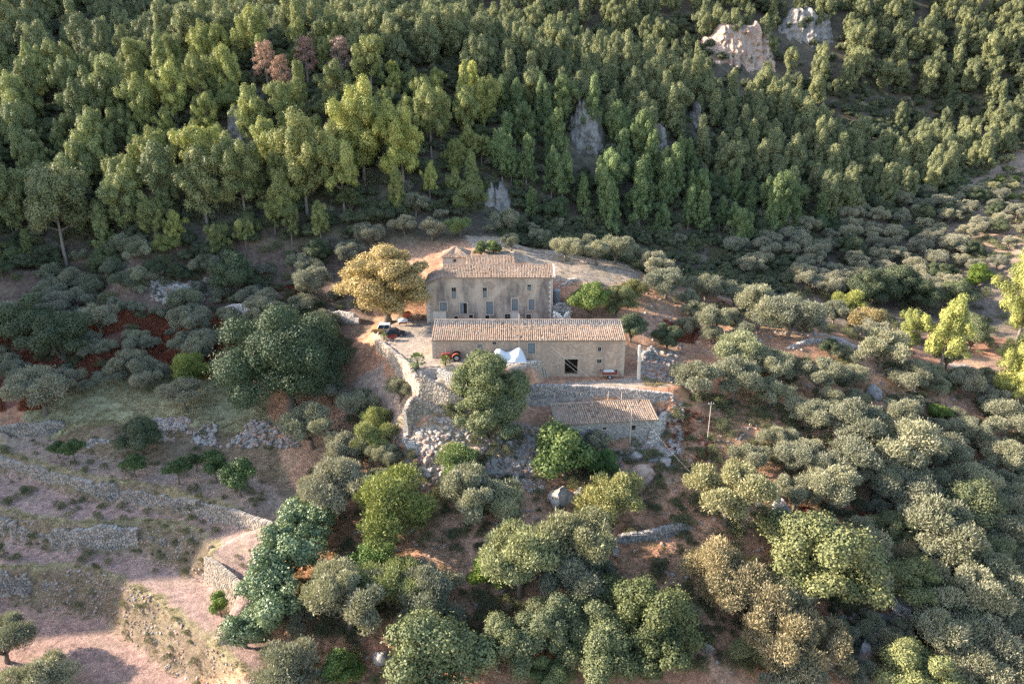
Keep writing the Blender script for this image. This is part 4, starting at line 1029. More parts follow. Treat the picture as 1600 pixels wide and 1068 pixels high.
stone_wall('terrace_wall', 'tumbled grey stone bank at the top of the citrus field', wpath([(245, 680), (300, 666), (352, 664), (400, 672)], [-12.6, -12.3, -12.3, -12.8], [-15.4, -15.4, -15.2, -15]), seed=30, tone=(.33, .3, .275), ragged=1.0, batter=.5)
stone_wall('terrace_wall', 'grey ruined wall on the shaded slope left of the dark round oak', wpath([(228, 448), (262, 440), (305, 446)], [2.8, 3.2, 2.8], [-.5, -.5, -.5]), seed=31, tone=(.34, .315, .29), ragged=1.0, batter=.4)
stone_wall('terrace_wall', 'short pale wall on the shaded slope below the dark round oak', wpath([(350, 474), (385, 477), (415, 484)], [1.6, 1.4, 1.0], [-1.6, -1.6, -1.8]), seed=32, tone=(.48, .43, .4), ragged=.3)
stone_wall('terrace_wall', 'low wall near the foot of the yellow plane tree', wpath([(497, 488), (530, 486), (560, 492)], [.8, .9, .8], [-1.2, -1, -1]), seed=33, tone=(.45, .4, .36), ragged=.3)
# olive terraces on the right
stone_wall('terrace_wall', 'rounded retaining wall of the olive terrace behind the yellow-tinged olive', wpath([(1222, 546), (1262, 531), (1310, 529), (1342, 540)], [-2.4, -1.5, -1.6, -2.3], [-5.2] * 4), seed=41, tone=(.42, .37, .34), ragged=.2)
stone_wall('terrace_wall', 'rounded heap-like stone wall beside the pale dead trunk', wpath([(1003, 552), (1018, 541), (1034, 548)], [-1.3, -.8, -1.3], [-3.8] * 3), seed=42, tone=(.3, .27, .245), ragged=.8, batter=.3)
stone_wall('terrace_wall', 'low wall below the twin olives right of the shed', wpath([(1150, 690), (1168, 672), (1176, 650)], [-9.8, -9.0, -8.0], [-12, -11.4, -10.4]), seed=43, tone=(.3, .26, .22), ragged=.9, thick=.4)
stone_wall('terrace_wall', 'dark terrace wall with white quoin stones on the red slope', wpath([(955, 838), (990, 832), (1030, 826), (1080, 812)], [-15.7, -15.3, -14.8, -14.0], [-18.8, -18.6, -18.3, -16.6]), seed=44, tone=(.3, .27, .24), ragged=.3)
stone_wall('terrace_wall', 'small stone wall beside the house shaded by climbing greenery', wpath([(866, 474), (880, 473), (892, 474)], [4.2, 4.2, 4.2], [0, 0, 0]), seed=45, tone=(.32, .29, .27), ragged=.2)
stone_wall('plaster_wall', 'ruined whitewashed wall stub against the right end of the farmhouse', wpath([(864, 484), (873, 490), (878, 499), (884, 492), (889, 484)], [3.2, 2.6, 1.8, 2.4, 3.2], [-.3] * 5), seed=46, tone=(.62, .58, .52), ragged=.1, thick=.4)
stone_wall('terrace_wall', 'low stone edge of the sunlit track behind the farmhouse', [np.array((p[0], p[1], p[2] + .7, p[2] - .8)) for p in GP([(868, 452), (885, 445), (905, 436)])], seed=47, tone=(.45, .38, .32), ragged=.5)

stone_wall('terrace_wall', 'low pale kerb of stones along the crest of the track behind the farmhouse', [np.array((p[0], p[1], p[2] + .45, p[2] - .6)) for p in GP([(742, 376), (800, 387), (860, 398), (930, 413), (995, 432)])], seed=48, tone=(.38, .31, .25), ragged=.4, thick=.4, ends=False)
stone_wall('terrace_wall', 'low stone step on the slope between the track and the leafy green tree', [np.array((p[0], p[1], p[2] + .8, p[2] - .8)) for p in GP([(905, 446), (945, 447), (990, 455)])], seed=49, tone=(.34, .28, .23), ragged=.5, thick=.5)
# ------------------------------------------------------------------ rocks
def boulder(px, py, w, label, seed, hr=.8, mat='rock', name='boulder', group=None):
    p = ground_hit(px, py); r = w * depth_of(p) / FPX / 2; R = np.random.default_rng(seed)
    mb = MB(); mb.rock((0, 0, r * hr * .2), (r * .8, r * .7, r * hr), seed, 3)
    for k in range(3):
        a = R.random() * 6.28; mb.rock((math.cos(a) * r * .55, math.sin(a) * r * .45, r * hr * .05), (r * .5, r * .42, r * hr * (.45 + .3 * R.random())), seed * 9 + k, 2)
    o = mb.build(name, M[mat]); o.location = p; tag(o, label, 'rock', group)
    return o
boulder(875, 782, 46, 'large pale limestone boulder below the bright green bush', 61)
boulder(905, 770, 20, 'small pale boulder next to the large limestone one', 62)
boulder(1221, 803, 34, 'pointed white boulder standing above the big foreground oak', 63, 1.1)
boulder(1184, 790, 15, 'small white stone left of the pointed boulder', 64)
boulder(595, 1030, 36, 'grey boulder under the foreground olives at the bottom edge', 65)
boulder(770, 950, 14, 'single grey stone on the bare red clearing', 66)
boulder(1350, 1025, 44, 'dark pointed boulder below the stone hut', 67, 1.2)
boulder(1318, 1010, 30, 'pale flat rock left of the dark pointed boulder', 68, .5)
boulder(1385, 1010, 16, 'small white rock right of the dark pointed boulder', 69)
boulder(962, 862, 22, 'white limestone block at the end of the dark terrace wall', 70)
boulder(1365, 618, 36, 'big white speckled rock outcrop between the right-hand olives', 71, .9)
boulder(1340, 640, 22, 'white rock left of the speckled outcrop', 72, 1.1)
boulder(1448, 676, 24, 'narrow white rock beside the round green bush', 73, 1.6)
boulder(1105, 1012, 22, 'white broken stone on the red path at the bottom', 74)
boulder(795, 700, 22, 'grey rock under the lower edge of the yard oak', 75)
boulder(1005, 745, 46, 'ochre stained rock ledge below the shed', 76, .6, 'redrock')
boulder(1040, 724, 28, 'grey rock ledge right of the ochre one below the shed', 77, .6)
boulder(990, 715, 34, 'rubble rock at the foot of the shed wall', 78, .5)
boulder(640, 700, 24, 'dark rock at the foot of the bastion wall', 79, .9)
boulder(700, 700, 30, 'pale rock ledge below the bastion', 80, .5, 'redrock')
boulder(745, 706, 28, 'pink rock ledge right of the pale one below the bastion', 81, .5, 'redrock')
boulder(668, 720, 24, 'broken pink rock below the dark one', 82, .6, 'redrock')
boulder(270, 470, 34, 'grey rock in the shaded scrub beside the ruined wall', 83, .7)
boulder(75, 590, 36, 'flat grey rock beside the path on the shaded slope', 84, .5)
def cliff(px, py, w, h, label, seed, mat='cliffrock', jag=.6):
    """a weathered limestone face let into the slope: a deeply fluted sheet whose rim runs back into the hill, foot at (px, py)"""
    p = ground_hit(px, py); k = depth_of(p) / FPX; W_ = w * k; H_ = h * k * 1.05
    nu, nv = max(18, int(W_ / .35)), max(14, int(H_ / .35)); R = np.random.default_rng(seed)
    U, V = np.meshgrid(np.linspace(-1, 1, nu), np.linspace(-.2, 1, nv))
    rim = 1 - np.abs(U) ** 3; topl = (1.0 - jag * .75 + jag * (.8 * vnoise(U * 2.6 + 5, U * 0 + seed, seed) + .4 * vnoise(U * 9 + 5, U * 0 + seed, seed + 8))) * (1 - jag * U * U)
    x = U * W_ / 2 + fbm(V * H_, U * W_, 3, 3, seed) * .6
    z = V * H_ * topl
    flute = vnoise(x * .5 + 30, z * .12, seed + 1) * 2.8 + vnoise(x * 1.3, z * .35 + 9, seed + 2) * 1.4 + fbm(x, z, 1.4, 4, seed + 3) * 1.1
    ledge = np.abs(((z * .33 + vnoise(x * .3, z * .1, seed + 4)) % 1) - .5) * .9
    y = 1.5 + V * H_ * .42 - flute - ledge
    back = np.maximum(np.abs(U) ** 4, np.clip((V - .86) / .14, 0, 1) ** 2)
    gz = zat(p[0] + x, p[1] + y + 4) - p[2]
    y = y + back * 5.0
    vs = np.stack([x, y, z], -1).reshape(-1, 3)
    fs = [(j * nu + i, j * nu + i + 1, (j + 1) * nu + i + 1, (j + 1) * nu + i) for j in range(nv - 1) for i in range(nu - 1)]
    o = MB().add(vs, fs).build('cliff', M[mat]); o.location = p; tag(o, label, 'cliff'); return o
cliff(918, 235, 60, 74, 'tall grey cliff rising between the pines above the farmhouse', 90, 'cliffrock', .4)
cliff(1090, 200, 24, 32, 'narrow pale cliff in the dark pines right of the tall cliff', 91)
cliff(1030, 225, 36, 26, 'low grey rock face just below the narrow pale cliff', 92)
cliff(772, 326, 52, 44, 'whitish cliff low in the wood just above the farmhouse', 93)
cliff(368, 212, 40, 44, 'grey cliff among the sunlit pines on the left hill', 94)
cliff(1160, 104, 120, 66, 'broad reddish cliff on the far hill at the top', 95, 'redrock', .4)
cliff(1262, 66, 90, 52, 'pale grey cliff right of the reddish one on the far hill', 96, 'cliffrock', .45)
cliff(720, 275, 30, 20, 'small pale rock face in the wood behind the large sunlit pines', 97)

# ------------------------------------------------------------------ things in the farmyard
def wheel(parent, c, r, w, rim='metal'):
    t = MB(); t.disc_wheel(c, (0, 1, 0), r, w, 16, r * .55); wo = t.build('wheel', M['rubber'], parent)
    m = MB(); m.disc_wheel(c, (0, 1, 0), r * .58, w * .7, 12); m.build('rim', M[rim], wo); return wo
def loft(mb, prof, ys):
    """side profile (x,z) swept across widths ys = [(y, inset)]"""
    n = len(prof); cx = sum(p[0] for p in prof) / n; cz = sum(p[1] for p in prof) / n; vs = []
    for y, k in ys: vs += [(cx + (x - cx) * k, y, cz + (z - cz) * k) for x, z in prof]
    fs = [tuple(range(n)), tuple(range((len(ys) - 1) * n, len(ys) * n))[::-1]]
    for i in range(len(ys) - 1):
        for k in range(n): fs.append((i * n + k, (i + 1) * n + k, (i + 1) * n + (k + 1) % n, i * n + (k + 1) % n))
    mb.add(vs, fs); return mb
def car(name, label, px, py, rz, L, Wd, Hh, paint, roofm, boxy):
    p = ground_hit(px, py); o = empty(name, p, rz, label, 'car'); h = L / 2; b = .32
    wst = Hh * .56
    if boxy: body = [(-h, b), (h, b), (h, wst), (-h + 1.15, wst + .02), (-h + .1, wst - .06)]; cab = [(-h + 1.15, wst), (h - .04, wst), (h - .12, Hh - .08), (-h + 1.5, Hh - .08)]
    else: body = [(-h, b + .05), (h, b + .05), (h, wst - .02), (h - .7, wst + .05), (-h + 1.2, wst + .04), (-h + .1, wst - .16)]; cab = [(-h + 1.0, wst), (h - .5, wst + .02), (h - 1.15, Hh - .06), (-h + 1.85, Hh - .06)]
    y = Wd / 2
    loft(MB(), body, [(-y, .96), (-y + .08, 1), (y - .08, 1), (y, .96)]).build('body', M[paint], o, False)
    g = loft(MB(), cab, [(-y + .1, .94), (-y + .16, 1), (y - .16, 1), (y - .1, .94)]).build('cabin_glass', M['glass'], o)
    r0, r1 = cab[3][0], cab[2][0]
    m = MB(); m.box(((r0 + r1) / 2, 0, Hh - .03), (r1 - r0 + .1, Wd - .3, .08))
    for x0, x1 in ((cab[0][0], cab[3][0]), (cab[1][0], cab[2][0]), ((cab[0][0] + cab[1][0]) / 2, (r0 + r1) / 2)):
        for s in (-1, 1): m.tube([(x0, s * (y - .1), wst), (x1, s * (y - .13), Hh - .05)], .05, 4)
    m.build('roof', M[roofm], o)
    for x in (-h + .8, h - .8):
        for s in (-1, 1): wheel(o, (x, s * (y - .08), .33), .34, .2)
    for s in (-1, 1):
        m = MB(); m.box((-h - .01, s * (y - .3), wst - .25), (.06, .28, .16)); m.build('headlight', M['white'], o)
    for x in (-h - .05, h + .05):
        m = MB(); m.box((x, 0, b + .1), (.14, Wd - .1, .18)); m.build('bumper', M['rubber'], o)
    return o
car('parked_car', 'ochre off-road car with white roof parked under the plane tree', 596, 519, .05, 3.6, 1.6, 1.75, 'yellow', 'white', True)
car('parked_car', 'dark saloon car parked beside the ochre one with white roof', 617, 524, math.pi + .12, 4.1, 1.7, 1.45, 'black', 'black', False)

p = ground_hit(630, 508); o = empty('oval_cover', p, .2, 'pale oval cover standing in the yard behind the dark saloon car', 'cover')
m = MB(); v, f = ICO[2]; m.add([(a * 1.0, b * .8, max(c, -.3) * .55 + 1.0) for a, b, c in v], f); m.build('shell', M['cream'], o, True)
m = MB()
for x in (-.7, .7): m.tube([(x, 0, -.1), (x, 0, .95)], .06, 5)
m.box((0, 0, .55), (1.6, .5, .3)); m.build('stand', M['red'], o)
p = ground_hit(635, 500); o = empty('orange_cart', p, .5, 'bright orange-red cart under the plane tree branches', 'cart')
m = MB(); m.hexa([(-.6, -.5, .6), (.6, -.5, .6), (.6, .5, .6), (-.6, .5, .6)], [(-.85, -.65, 1.7), (.85, -.65, 1.7), (.85, .65, 1.7), (-.85, .65, 1.7)]); m.build('hopper', M['orange'], o)
for s in (-1, 1): wheel(o, (.1, s * .6, .35), .36, .14)
m = MB(); m.tube([(-.5, 0, .6), (-1.3, 0, .3)], .05, 5); m.build('drawbar', M['orange'], o)
p = ground_hit(613, 532); o = empty('garden_trailer', p, .1, 'small dark red trailer in front of the dark saloon car', 'trailer')
m = MB(); m.box((0, 0, .62), (1.6, .95, .08))
for a, b, c, d in ((0, .47, 1.6, .05), (0, -.47, 1.6, .05), (.79, 0, .05, .9), (-.79, 0, .05, .9)): m.box((a, b, .82), (c, d, .36))
m.build('bed', M['red'], o)
for s in (-1, 1): wheel(o, (0, s * .55, .33), .33, .14)
m = MB(); m.tube([(-.8, 0, .6), (-1.6, 0, .4)], .04, 5); m.build('drawbar', M['red'], o)

# tractor, nose to the left
p = ground_hit(706, 562.5); TR = empty('tractor', p, .06, 'old red tractor with orange bonnet parked against the left end of the barn', 'tractor')
m = MB(); loft(m, [(-1.75, .75), (-.3, .75), (-.3, 1.42), (-1.6, 1.3), (-1.78, 1.15)], [(-.32, .94), (-.26, 1), (.26, 1), (.32, .94)]); m.build('bonnet', M['red'], TR)
m = MB(); m.box((-.3, 0, .72), (2.6, .5, .4)); m.box((.75, 0, .75), (.8, .8, .5)); m.build('chassis', M['red'], TR)
for s in (-1, 1):
    wheel(TR, (.85, s * .72, .68), .7, .36); wheel(TR, (-1.3, s * .6, .38), .39, .22)
    m = MB(); vs = []
    for k in range(9):
        a = math.radians(15 + 150 * k / 8); vs += [(.85 + math.cos(a) * .82, s * .5, .68 + math.sin(a) * .82), (.85 + math.cos(a) * .82, s * .94, .68 + math.sin(a) * .82)]
    m.add(vs, [(2 * k, 2 * k + 1, 2 * k + 3, 2 * k + 2) for k in range(8)]); m.build('mudguard', M['orange'], TR)
m = MB(); m.box((.75, 0, 1.15), (.5, .5, .1)); m.box((1.0, 0, 1.4), (.1, .5, .45)); m.build('seat', M['rubber'], TR)
m = MB(); m.tube([(-.1, 0, 1.2), (.2, 0, 1.6)], .03, 5); m.disc_wheel((.2, 0, 1.6), (.8, 0, 1), .22, .04, 12, .17); m.build('steering_wheel', M['rubber'], TR)
m = MB(); m.tube([(-1.0, .1, 1.3), (-1.0, .1, 2.0)], .04, 6); m.build('exhaust_pipe', M['metal'], TR)

# tarpaulin
p = PZ(795, 562, .05); TP = empty('tarpaulin', (p[0], p[1] - .2, 0), .04, 'crumpled white tarpaulin draped like a tent in front of the barn', 'tarpaulin')
m = MB(); nu, nv = 26, 18; vs = []
for i in range(nu):
    for j in range(nv):
        u = i / (nu - 1); v_ = j / (nv - 1) * 2 - 1; x = -3.0 + 6.0 * u
        hgt = 1.75 + .5 * u + .25 * math.sin(u * 9) - .35 * math.exp(-((u - .42) / .1) ** 2)
        end = max(0, (u - .78) / .22); 
        z = hgt * (1 - abs(v_) ** 1.3 * .96) * (1 - end ** 1.6) + .12 * vnoise(u * 9, v_ * 4 + 9, 3) + .05
        z *= 1 - max(0, (.1 - u) / .1) * .7
        vs.append((x + .15 * vnoise(u * 7, v_ * 5, 8), v_ * 1.7 + .2 * vnoise(u * 6, v_ * 3 + 4, 5), max(z, .04)))
m.add(vs, [(i * nv + j, (i + 1) * nv + j, (i + 1) * nv + j + 1, i * nv + j + 1) for i in range(nu - 1) for j in range(nv - 1)])
m.build('sheet', M['white'], TP, True)
m = MB(); m.box((0, 0, .35), (4.6, 2.2, .7)); m.box((-.3, 0, .9), (3.6, .8, .5)); m.build('covered_load', M['wood'], TP)

# planks leaning on the step wall, rubble at its foot
for k in range(5):
    a = ground_hit(842 + k * 3.4, 592 - k * .8); m = MB(); Lp = 3.5 - .2 * k
    m.box((0, 0, Lp / 2), (.26, .07, Lp)); o = m.build('plank', M['wood']); o.location = (a[0], a[1] - .1, a[2] - .05); o.rotation_euler = (-.42, -.28 + .05 * k, .2)
    tag(o, 'weathered plank leaning on the step wall beside the barn', 'plank', 'planks leaning on the step wall')
# red trailer by the barn
p = ground_hit(951, 590); o = empty('farm_trailer', p, .03, 'dark red wooden farm trailer with pale load standing by the barn wall', 'trailer')
m = MB(); m.box((0, 0, .8), (2.8, 1.5, .1)); m.build('bed', M['wood'], o)
for y, x, sx_, sy_ in ((-.74, 0, 2.8, .06), (.74, 0, 2.8, .06), (0, 1.38, .06, 1.42), (0, -1.38, .06, 1.42)):
    for k in range(2):
        m = MB(); m.box((x, y, 1.0 + .26 * k), (sx_, sy_, .22)); m.build('side_board', M['red'], o)
for s in (-1, 1): wheel(o, (.1, s * .62, .4), .42, .2)
m = MB(); m.box((.0, 0, 1.2), (2.2, 1.1, .5), 0, None, .7); m.build('load', M['cream'], o)
for x in (-1.42, 1.42):
    m = MB(); m.box((x, -.78, 1.15), (.08, .08, 1.1)); m.build('stake', M['wood'], o)
m = MB(); m.tube([(1.4, 0, .75), (2.4, 0, .35)], .05, 5); m.build('drawbar', M['red'], o)
# posts and poles
def pole(px, py, h, r, label, name='utility_pole', cat='pole', arm=False, z=None, lean=0.0, group=None, mat='pole'):
    p = ground_hit(px, py) if z is None else PZ(px, py, z)
    o = empty(name, p, 0, label, cat, group); m = MB(); m.tube([(0, 0, -.5), (lean * .5, 0, h * .5), (lean, 0, h)], [r, r * .9, r * .75], 7); m.build('shaft', M[mat], o)
    if arm:
        m = MB(); m.box((lean, 0, h - .35), (.9, .09, .09)); m.build('crossarm', M['wood'], o)
        for x in (-.38, .38):
            m = MB(); m.tube([(lean + x, 0, h - .3), (lean + x, 0, h - .12)], .045, 6); m.build('insulator', M['cream'], o)
    return o, p
P1, p1 = pole(811, 561, 8.3, .1, 'grey utility pole rising in front of the barn roof beside the tarpaulin', arm=False)
m = MB(); m.tube([(0, .1, 7.9), (1.6, 3.5, 5.6)], .045, 5); m.build('brace', M['pole'], P1)
P2, p2 = pole(984, 697, 7.6, .1, 'wooden utility pole standing in front of the lower shed', arm=True)
P3, p3 = pole(1105, 690, 7.2, .08, 'thin wooden pole on the bare slope right of the lower shed', arm=True)
m, _ = pole(998, 592, 6.3, .34, 'pale bare trunk standing by the right end of the barn', 'bare_tree', 'dead tree', mat='plaster', lean=-.25)
b = MB(); b.tube([(-.1, 0, 4.4), (.5, .2, 5.6)], [.12, .05], 5); b.build('branch', M['plaster'], m)
for i, (px, py, h) in enumerate(((866, 636, 2.6), (871, 640, 1.4), (901, 628, 1.7), (907, 628, 1.7), (950, 628, 1.9), (971, 627, 1.8))):
    pole(px, py, h, .1, ['tall split stake at the left of the animal pen', 'short stake beside the tall split one in the pen', 'left gate post in the pen under the retaining wall', 'right gate post in the pen under the retaining wall', 'thin fence post behind the shed roof, left one', 'thin fence post behind the shed roof, right one'][i], 'fence_post', 'post')
def cable(a, b, sag, label):
    ps = []
    for k in range(15):
        t = k / 14; q = np.array(a) * (1 - t) + np.array(b) * t; ps.append(q + np.array((0, 0, -sag * 4 * t * (1 - t))))
    m = MB(); m.tube(ps, .013, 4); tag(m.build('power_cable', M['cable']), label, 'cable')
top2 = p2 + np.array((0, 0, 7.4)); top1 = p1 + np.array((0, 0, 8.1)); top3 = p3 + np.array((0, 0, 7.0))
cable(top1, top2, 1.2, 'power cable from the barn pole down to the shed pole')
cable(top2, top3, .7, 'power cable from the shed pole to the slope pole')
e = ground_hit(1165, 845) + np.array((0, 0, 3.5)); cable(top2 + np.array((.3, 0, 0)), e, 1.6, 'thin cable running downhill from the shed pole past the olives')
# water tank and cistern box by the house
p = PY(870, 462, 140.5); o = empty('water_tank', p, 0, 'round grey water tank on the wall right of the farmhouse', 'tank'); m = MB(); m.tube([(0, 0, -1.5), (0, 0, 1.2), (0, 0, 1.35)], [.8, .8, .5], 14); m.build('drum', M['metal'], o)

# ------------------------------------------------------------------ trees and bushes one can pick out
KC = {'olive': .40, 'bush_olive': .34, 'oak': .42, 'citrus': .56, 'green_bush': .34, 'fig': .4, 'lentisk': .36, 'shrub': .25, 'plane': .47, 'giant_oak': .32, 'yard_oak': .40,
      'umbrella_pine': .75, 'round_pine': .9, 'cone_pine': 1.1, 'broad_pine': .62, 'dead_pine': .7, 'fan_palm': .35}
def TC(kind, cx, cy, w, label, group=None, tint=(1, 1, 1), hs=1.0):
    return T(kind, cx, cy + KC[kind] * w * hs, w, label, group, tint, hs)
SILVER = (1.06, 1.05, .98); GRY = (1.15, 1.1, 1.1); GRN = (.72, .9, .5); YG = (1.1, 1.2, .5); DK = (.75, .8, .75); TAN = (1.25, 1.05, .85); GOLD = (1.5, 1.45, .88)  # first tint: silvery olives with sunlight put into their leaf colour
T('plane', 606, 504, 134, 'huge golden-yellow plane tree beside the left end of the farmhouse', hs=.74)
TC('giant_oak', 455, 578, 178, 'enormous dark green spreading oak on the slope left of the yard wall', tint=(.72, .88, .75), hs=1.05)
TC('yard_oak', 762, 606, 114, 'big round oak in front of the barn partly hiding the tarpaulin', tint=(1.25, 1.25, .95), hs=.84)
TC('oak', 772, 655, 92, 'lower paler oak just in front of the big yard oak', tint=(1.45, 1.4, 1.2))
T('fan_palm', 653, 575, 27, 'larger fan palm by the yard wall corner')
T('fan_palm', 696, 571, 18, 'smaller fan palm in front of the tractor', tint=(1.2, 1.1, .7))
T('fan_palm', 600, 531, 13, 'tiny bright palm beside the dark saloon car')
# behind the house
for a in [('olive', 719, 353, 40, 'rounded green olive at the top of the track behind the farmhouse', GRN), ('olive', 764, 357, 17, 'slender young olive alone on the crest behind the farmhouse', SILVER), ('olive', 793, 352, 44, 'full grey olive on the crest right of the slender young one', SILVER),
          ('olive', 798, 380, 30, 'leaning olive on the terrace directly behind the farmhouse roof', SILVER), ('olive', 839, 372, 34, 'neat single olive on the crest with shadow across the track', SILVER), ('olive', 830, 358, 22, 'bluish olive just behind the neat single one', GRY),
          ('olive', 884, 387, 50, 'first olive of the row on the sunlit terrace, nearest the house', SILVER), ('olive', 916, 384, 44, 'second olive of the row on the sunlit terrace', SILVER), ('olive', 931, 398, 40, 'front olive with clear trunk in the sunlit terrace row', SILVER),
          ('olive', 962, 392, 52, 'widest olive in the sunlit terrace row', SILVER), ('olive', 988, 398, 38, 'last olive of the sunlit terrace row', SILVER), ('olive', 650, 322, 42, 'olive at the wood edge directly above the plane tree', SILVER), ('olive', 690, 334, 22, 'small olive at the wood edge left of the track', GRY),
          ('oak', 598, 335, 46, 'dark round oak at the wood edge above the plane tree', DK), ('olive', 632, 352, 40, 'grey olive in the shade above the plane tree', GRY), ('olive', 675, 362, 38, 'silver olive left of the green one at the head of the track', GRY), ('olive', 580, 370, 44, 'shaded olive touching the top left of the plane tree', GRY), ('olive', 545, 398, 46, 'shaded olive left of the plane tree top', GRY),
          ('green_bush', 752, 390, 24, 'left of two green bushes behind the turret', (1, 1, 1)), ('green_bush', 772, 388, 26, 'right of two green bushes behind the turret', (1, 1, 1)),
          ('oak', 920, 470, 62, 'leafy green fig-like tree right of the farmhouse', (1.2, 1.4, .65)), ('oak', 962, 470, 58, 'dull olive-green tree right of the leafy green one', (1.5, 1.35, 1.0)), ('lentisk', 985, 458, 46, 'yellowish shrub behind the end of the barn', (1.1, .95, .8)), ('oak', 985, 512, 50, 'dark tree in the shade of the barn end', DK),
          ('olive', 1020, 418, 52, 'tall olive at the far end of the terrace row, partly behind another', GRY), ('olive', 1040, 440, 66, 'large silver olive on the terrace edge right of the row', SILVER), ('olive', 1072, 466, 36, 'small olive with thin trunk right of the large silver one', SILVER), ('olive', 1100, 455, 50, 'olive on the spur crest, first of a pair', SILVER), ('olive', 1146, 462, 46, 'olive on the spur crest, second of a pair', SILVER),
          ('olive', 1112, 500, 56, 'low olive on the brown slope below the crest pair', SILVER), ('olive', 1184, 484, 78, 'broad olive in the clump left of the rounded terrace wall', SILVER), ('olive', 1230, 492, 92, 'great olive above the left end of the rounded terrace wall', SILVER), ('olive', 1254, 500, 60, 'olive merging with the great one above the rounded wall', SILVER),
          ('olive', 1302, 492, 42, 'upright olive standing on top of the rounded wall', SILVER), ('lentisk', 1324, 478, 44, 'yellow-green tree behind the upright olive', GOLD), ('olive', 1344, 503, 50, 'russet tinged olive at the end of the rounded wall', (1.3, 1.05, .75)), ('olive', 1360, 520, 52, 'grey olive right of the russet one', GRY), ('olive', 1372, 550, 78, 'dense rounded olive below the end of the rounded wall', SILVER),
          ('olive', 1152, 546, 84, 'broad green olive above the twin olives', (1.0, 1.05, .85)), ('oak', 1042, 526, 46, 'dark evergreen beside the stone heap right of the barn', DK), ('olive', 1084, 592, 78, 'left one of the twin olives right of the track', SILVER), ('olive', 1144, 598, 76, 'right one of the twin olives, with visible trunk', SILVER),
          ('olive', 1204, 578, 66, 'upper olive right of the twin olives', SILVER), ('olive', 1200, 614, 58, 'lower olive right of the twin olives', SILVER), ('olive', 1276, 588, 64, 'round olive below the middle of the rounded wall', SILVER), ('oak', 1298, 545, 36, 'small dark bush against the rounded wall', DK), ('olive', 1258, 642, 70, 'full olive below the round one on the brown slope', SILVER),
          ('olive', 1424, 588, 66, 'spreading olive with pale trunk left of the dirt path', SILVER), ('olive', 1478, 560, 40, 'olive at the foot of the larger bright pine', SILVER), ('olive', 1508, 600, 52, 'dark olive below the dirt path', GRY), ('olive', 1548, 622, 46, 'grey olive left of the lowest bright pine', GRY), ('olive', 1408, 648, 60, 'olive left of the round green bush', SILVER),
          ('green_bush', 1466, 642, 36, 'round clipped-looking dark green bush on the right slope', (.9, 1.0, .6)), ('olive', 1502, 668, 56, 'olive right of the round green bush', SILVER), ('olive', 1566, 652, 74, 'wide olive at the right edge below the lowest bright pine', SILVER), ('olive', 1328, 668, 84, 'wide olive left of the white speckled outcrop foot', SILVER), ('olive', 1552, 704, 54, 'pale round olive at the right edge above the dark hollow', SILVER),
          ('round_pine', 1414, 518, 44, 'smaller bright yellow-green young pine on the right slope', GOLD), ('round_pine', 1466, 534, 60, 'larger bright yellow-green young pine on the right slope', GOLD), ('broad_pine', 1588, 478, 100, 'tall sunlit pine at the right edge above the path', GOLD), ('broad_pine', 1582, 588, 92, 'lowest bright pine at the right edge below the path', GOLD),
          ('oak', 1515, 520, 60, 'grey-green oak between the path and the tall right pine', (1.4, 1.35, 1.2)), ('oak', 1492, 462, 52, 'oak on the slope above the larger bright young pine', (1.3, 1.3, 1.1)), ('green_bush', 1524, 435, 40, 'bright green bush on the slope left of the tall right pine', YG),
          ('oak', 1358, 452, 70, 'left of three dark trees in the shaded dip behind the spur', DK), ('oak', 1398, 448, 70, 'middle of three dark trees in the shaded dip behind the spur', DK), ('oak', 1432, 462, 60, 'last of three dark trees in the shaded dip behind the spur', DK), ('oak', 1322, 388, 44, 'dark round oak standing inside the shaded olive grove', DK),
          ]:
    TC(a[0], a[1], a[2], a[3], a[4], tint=a[5])
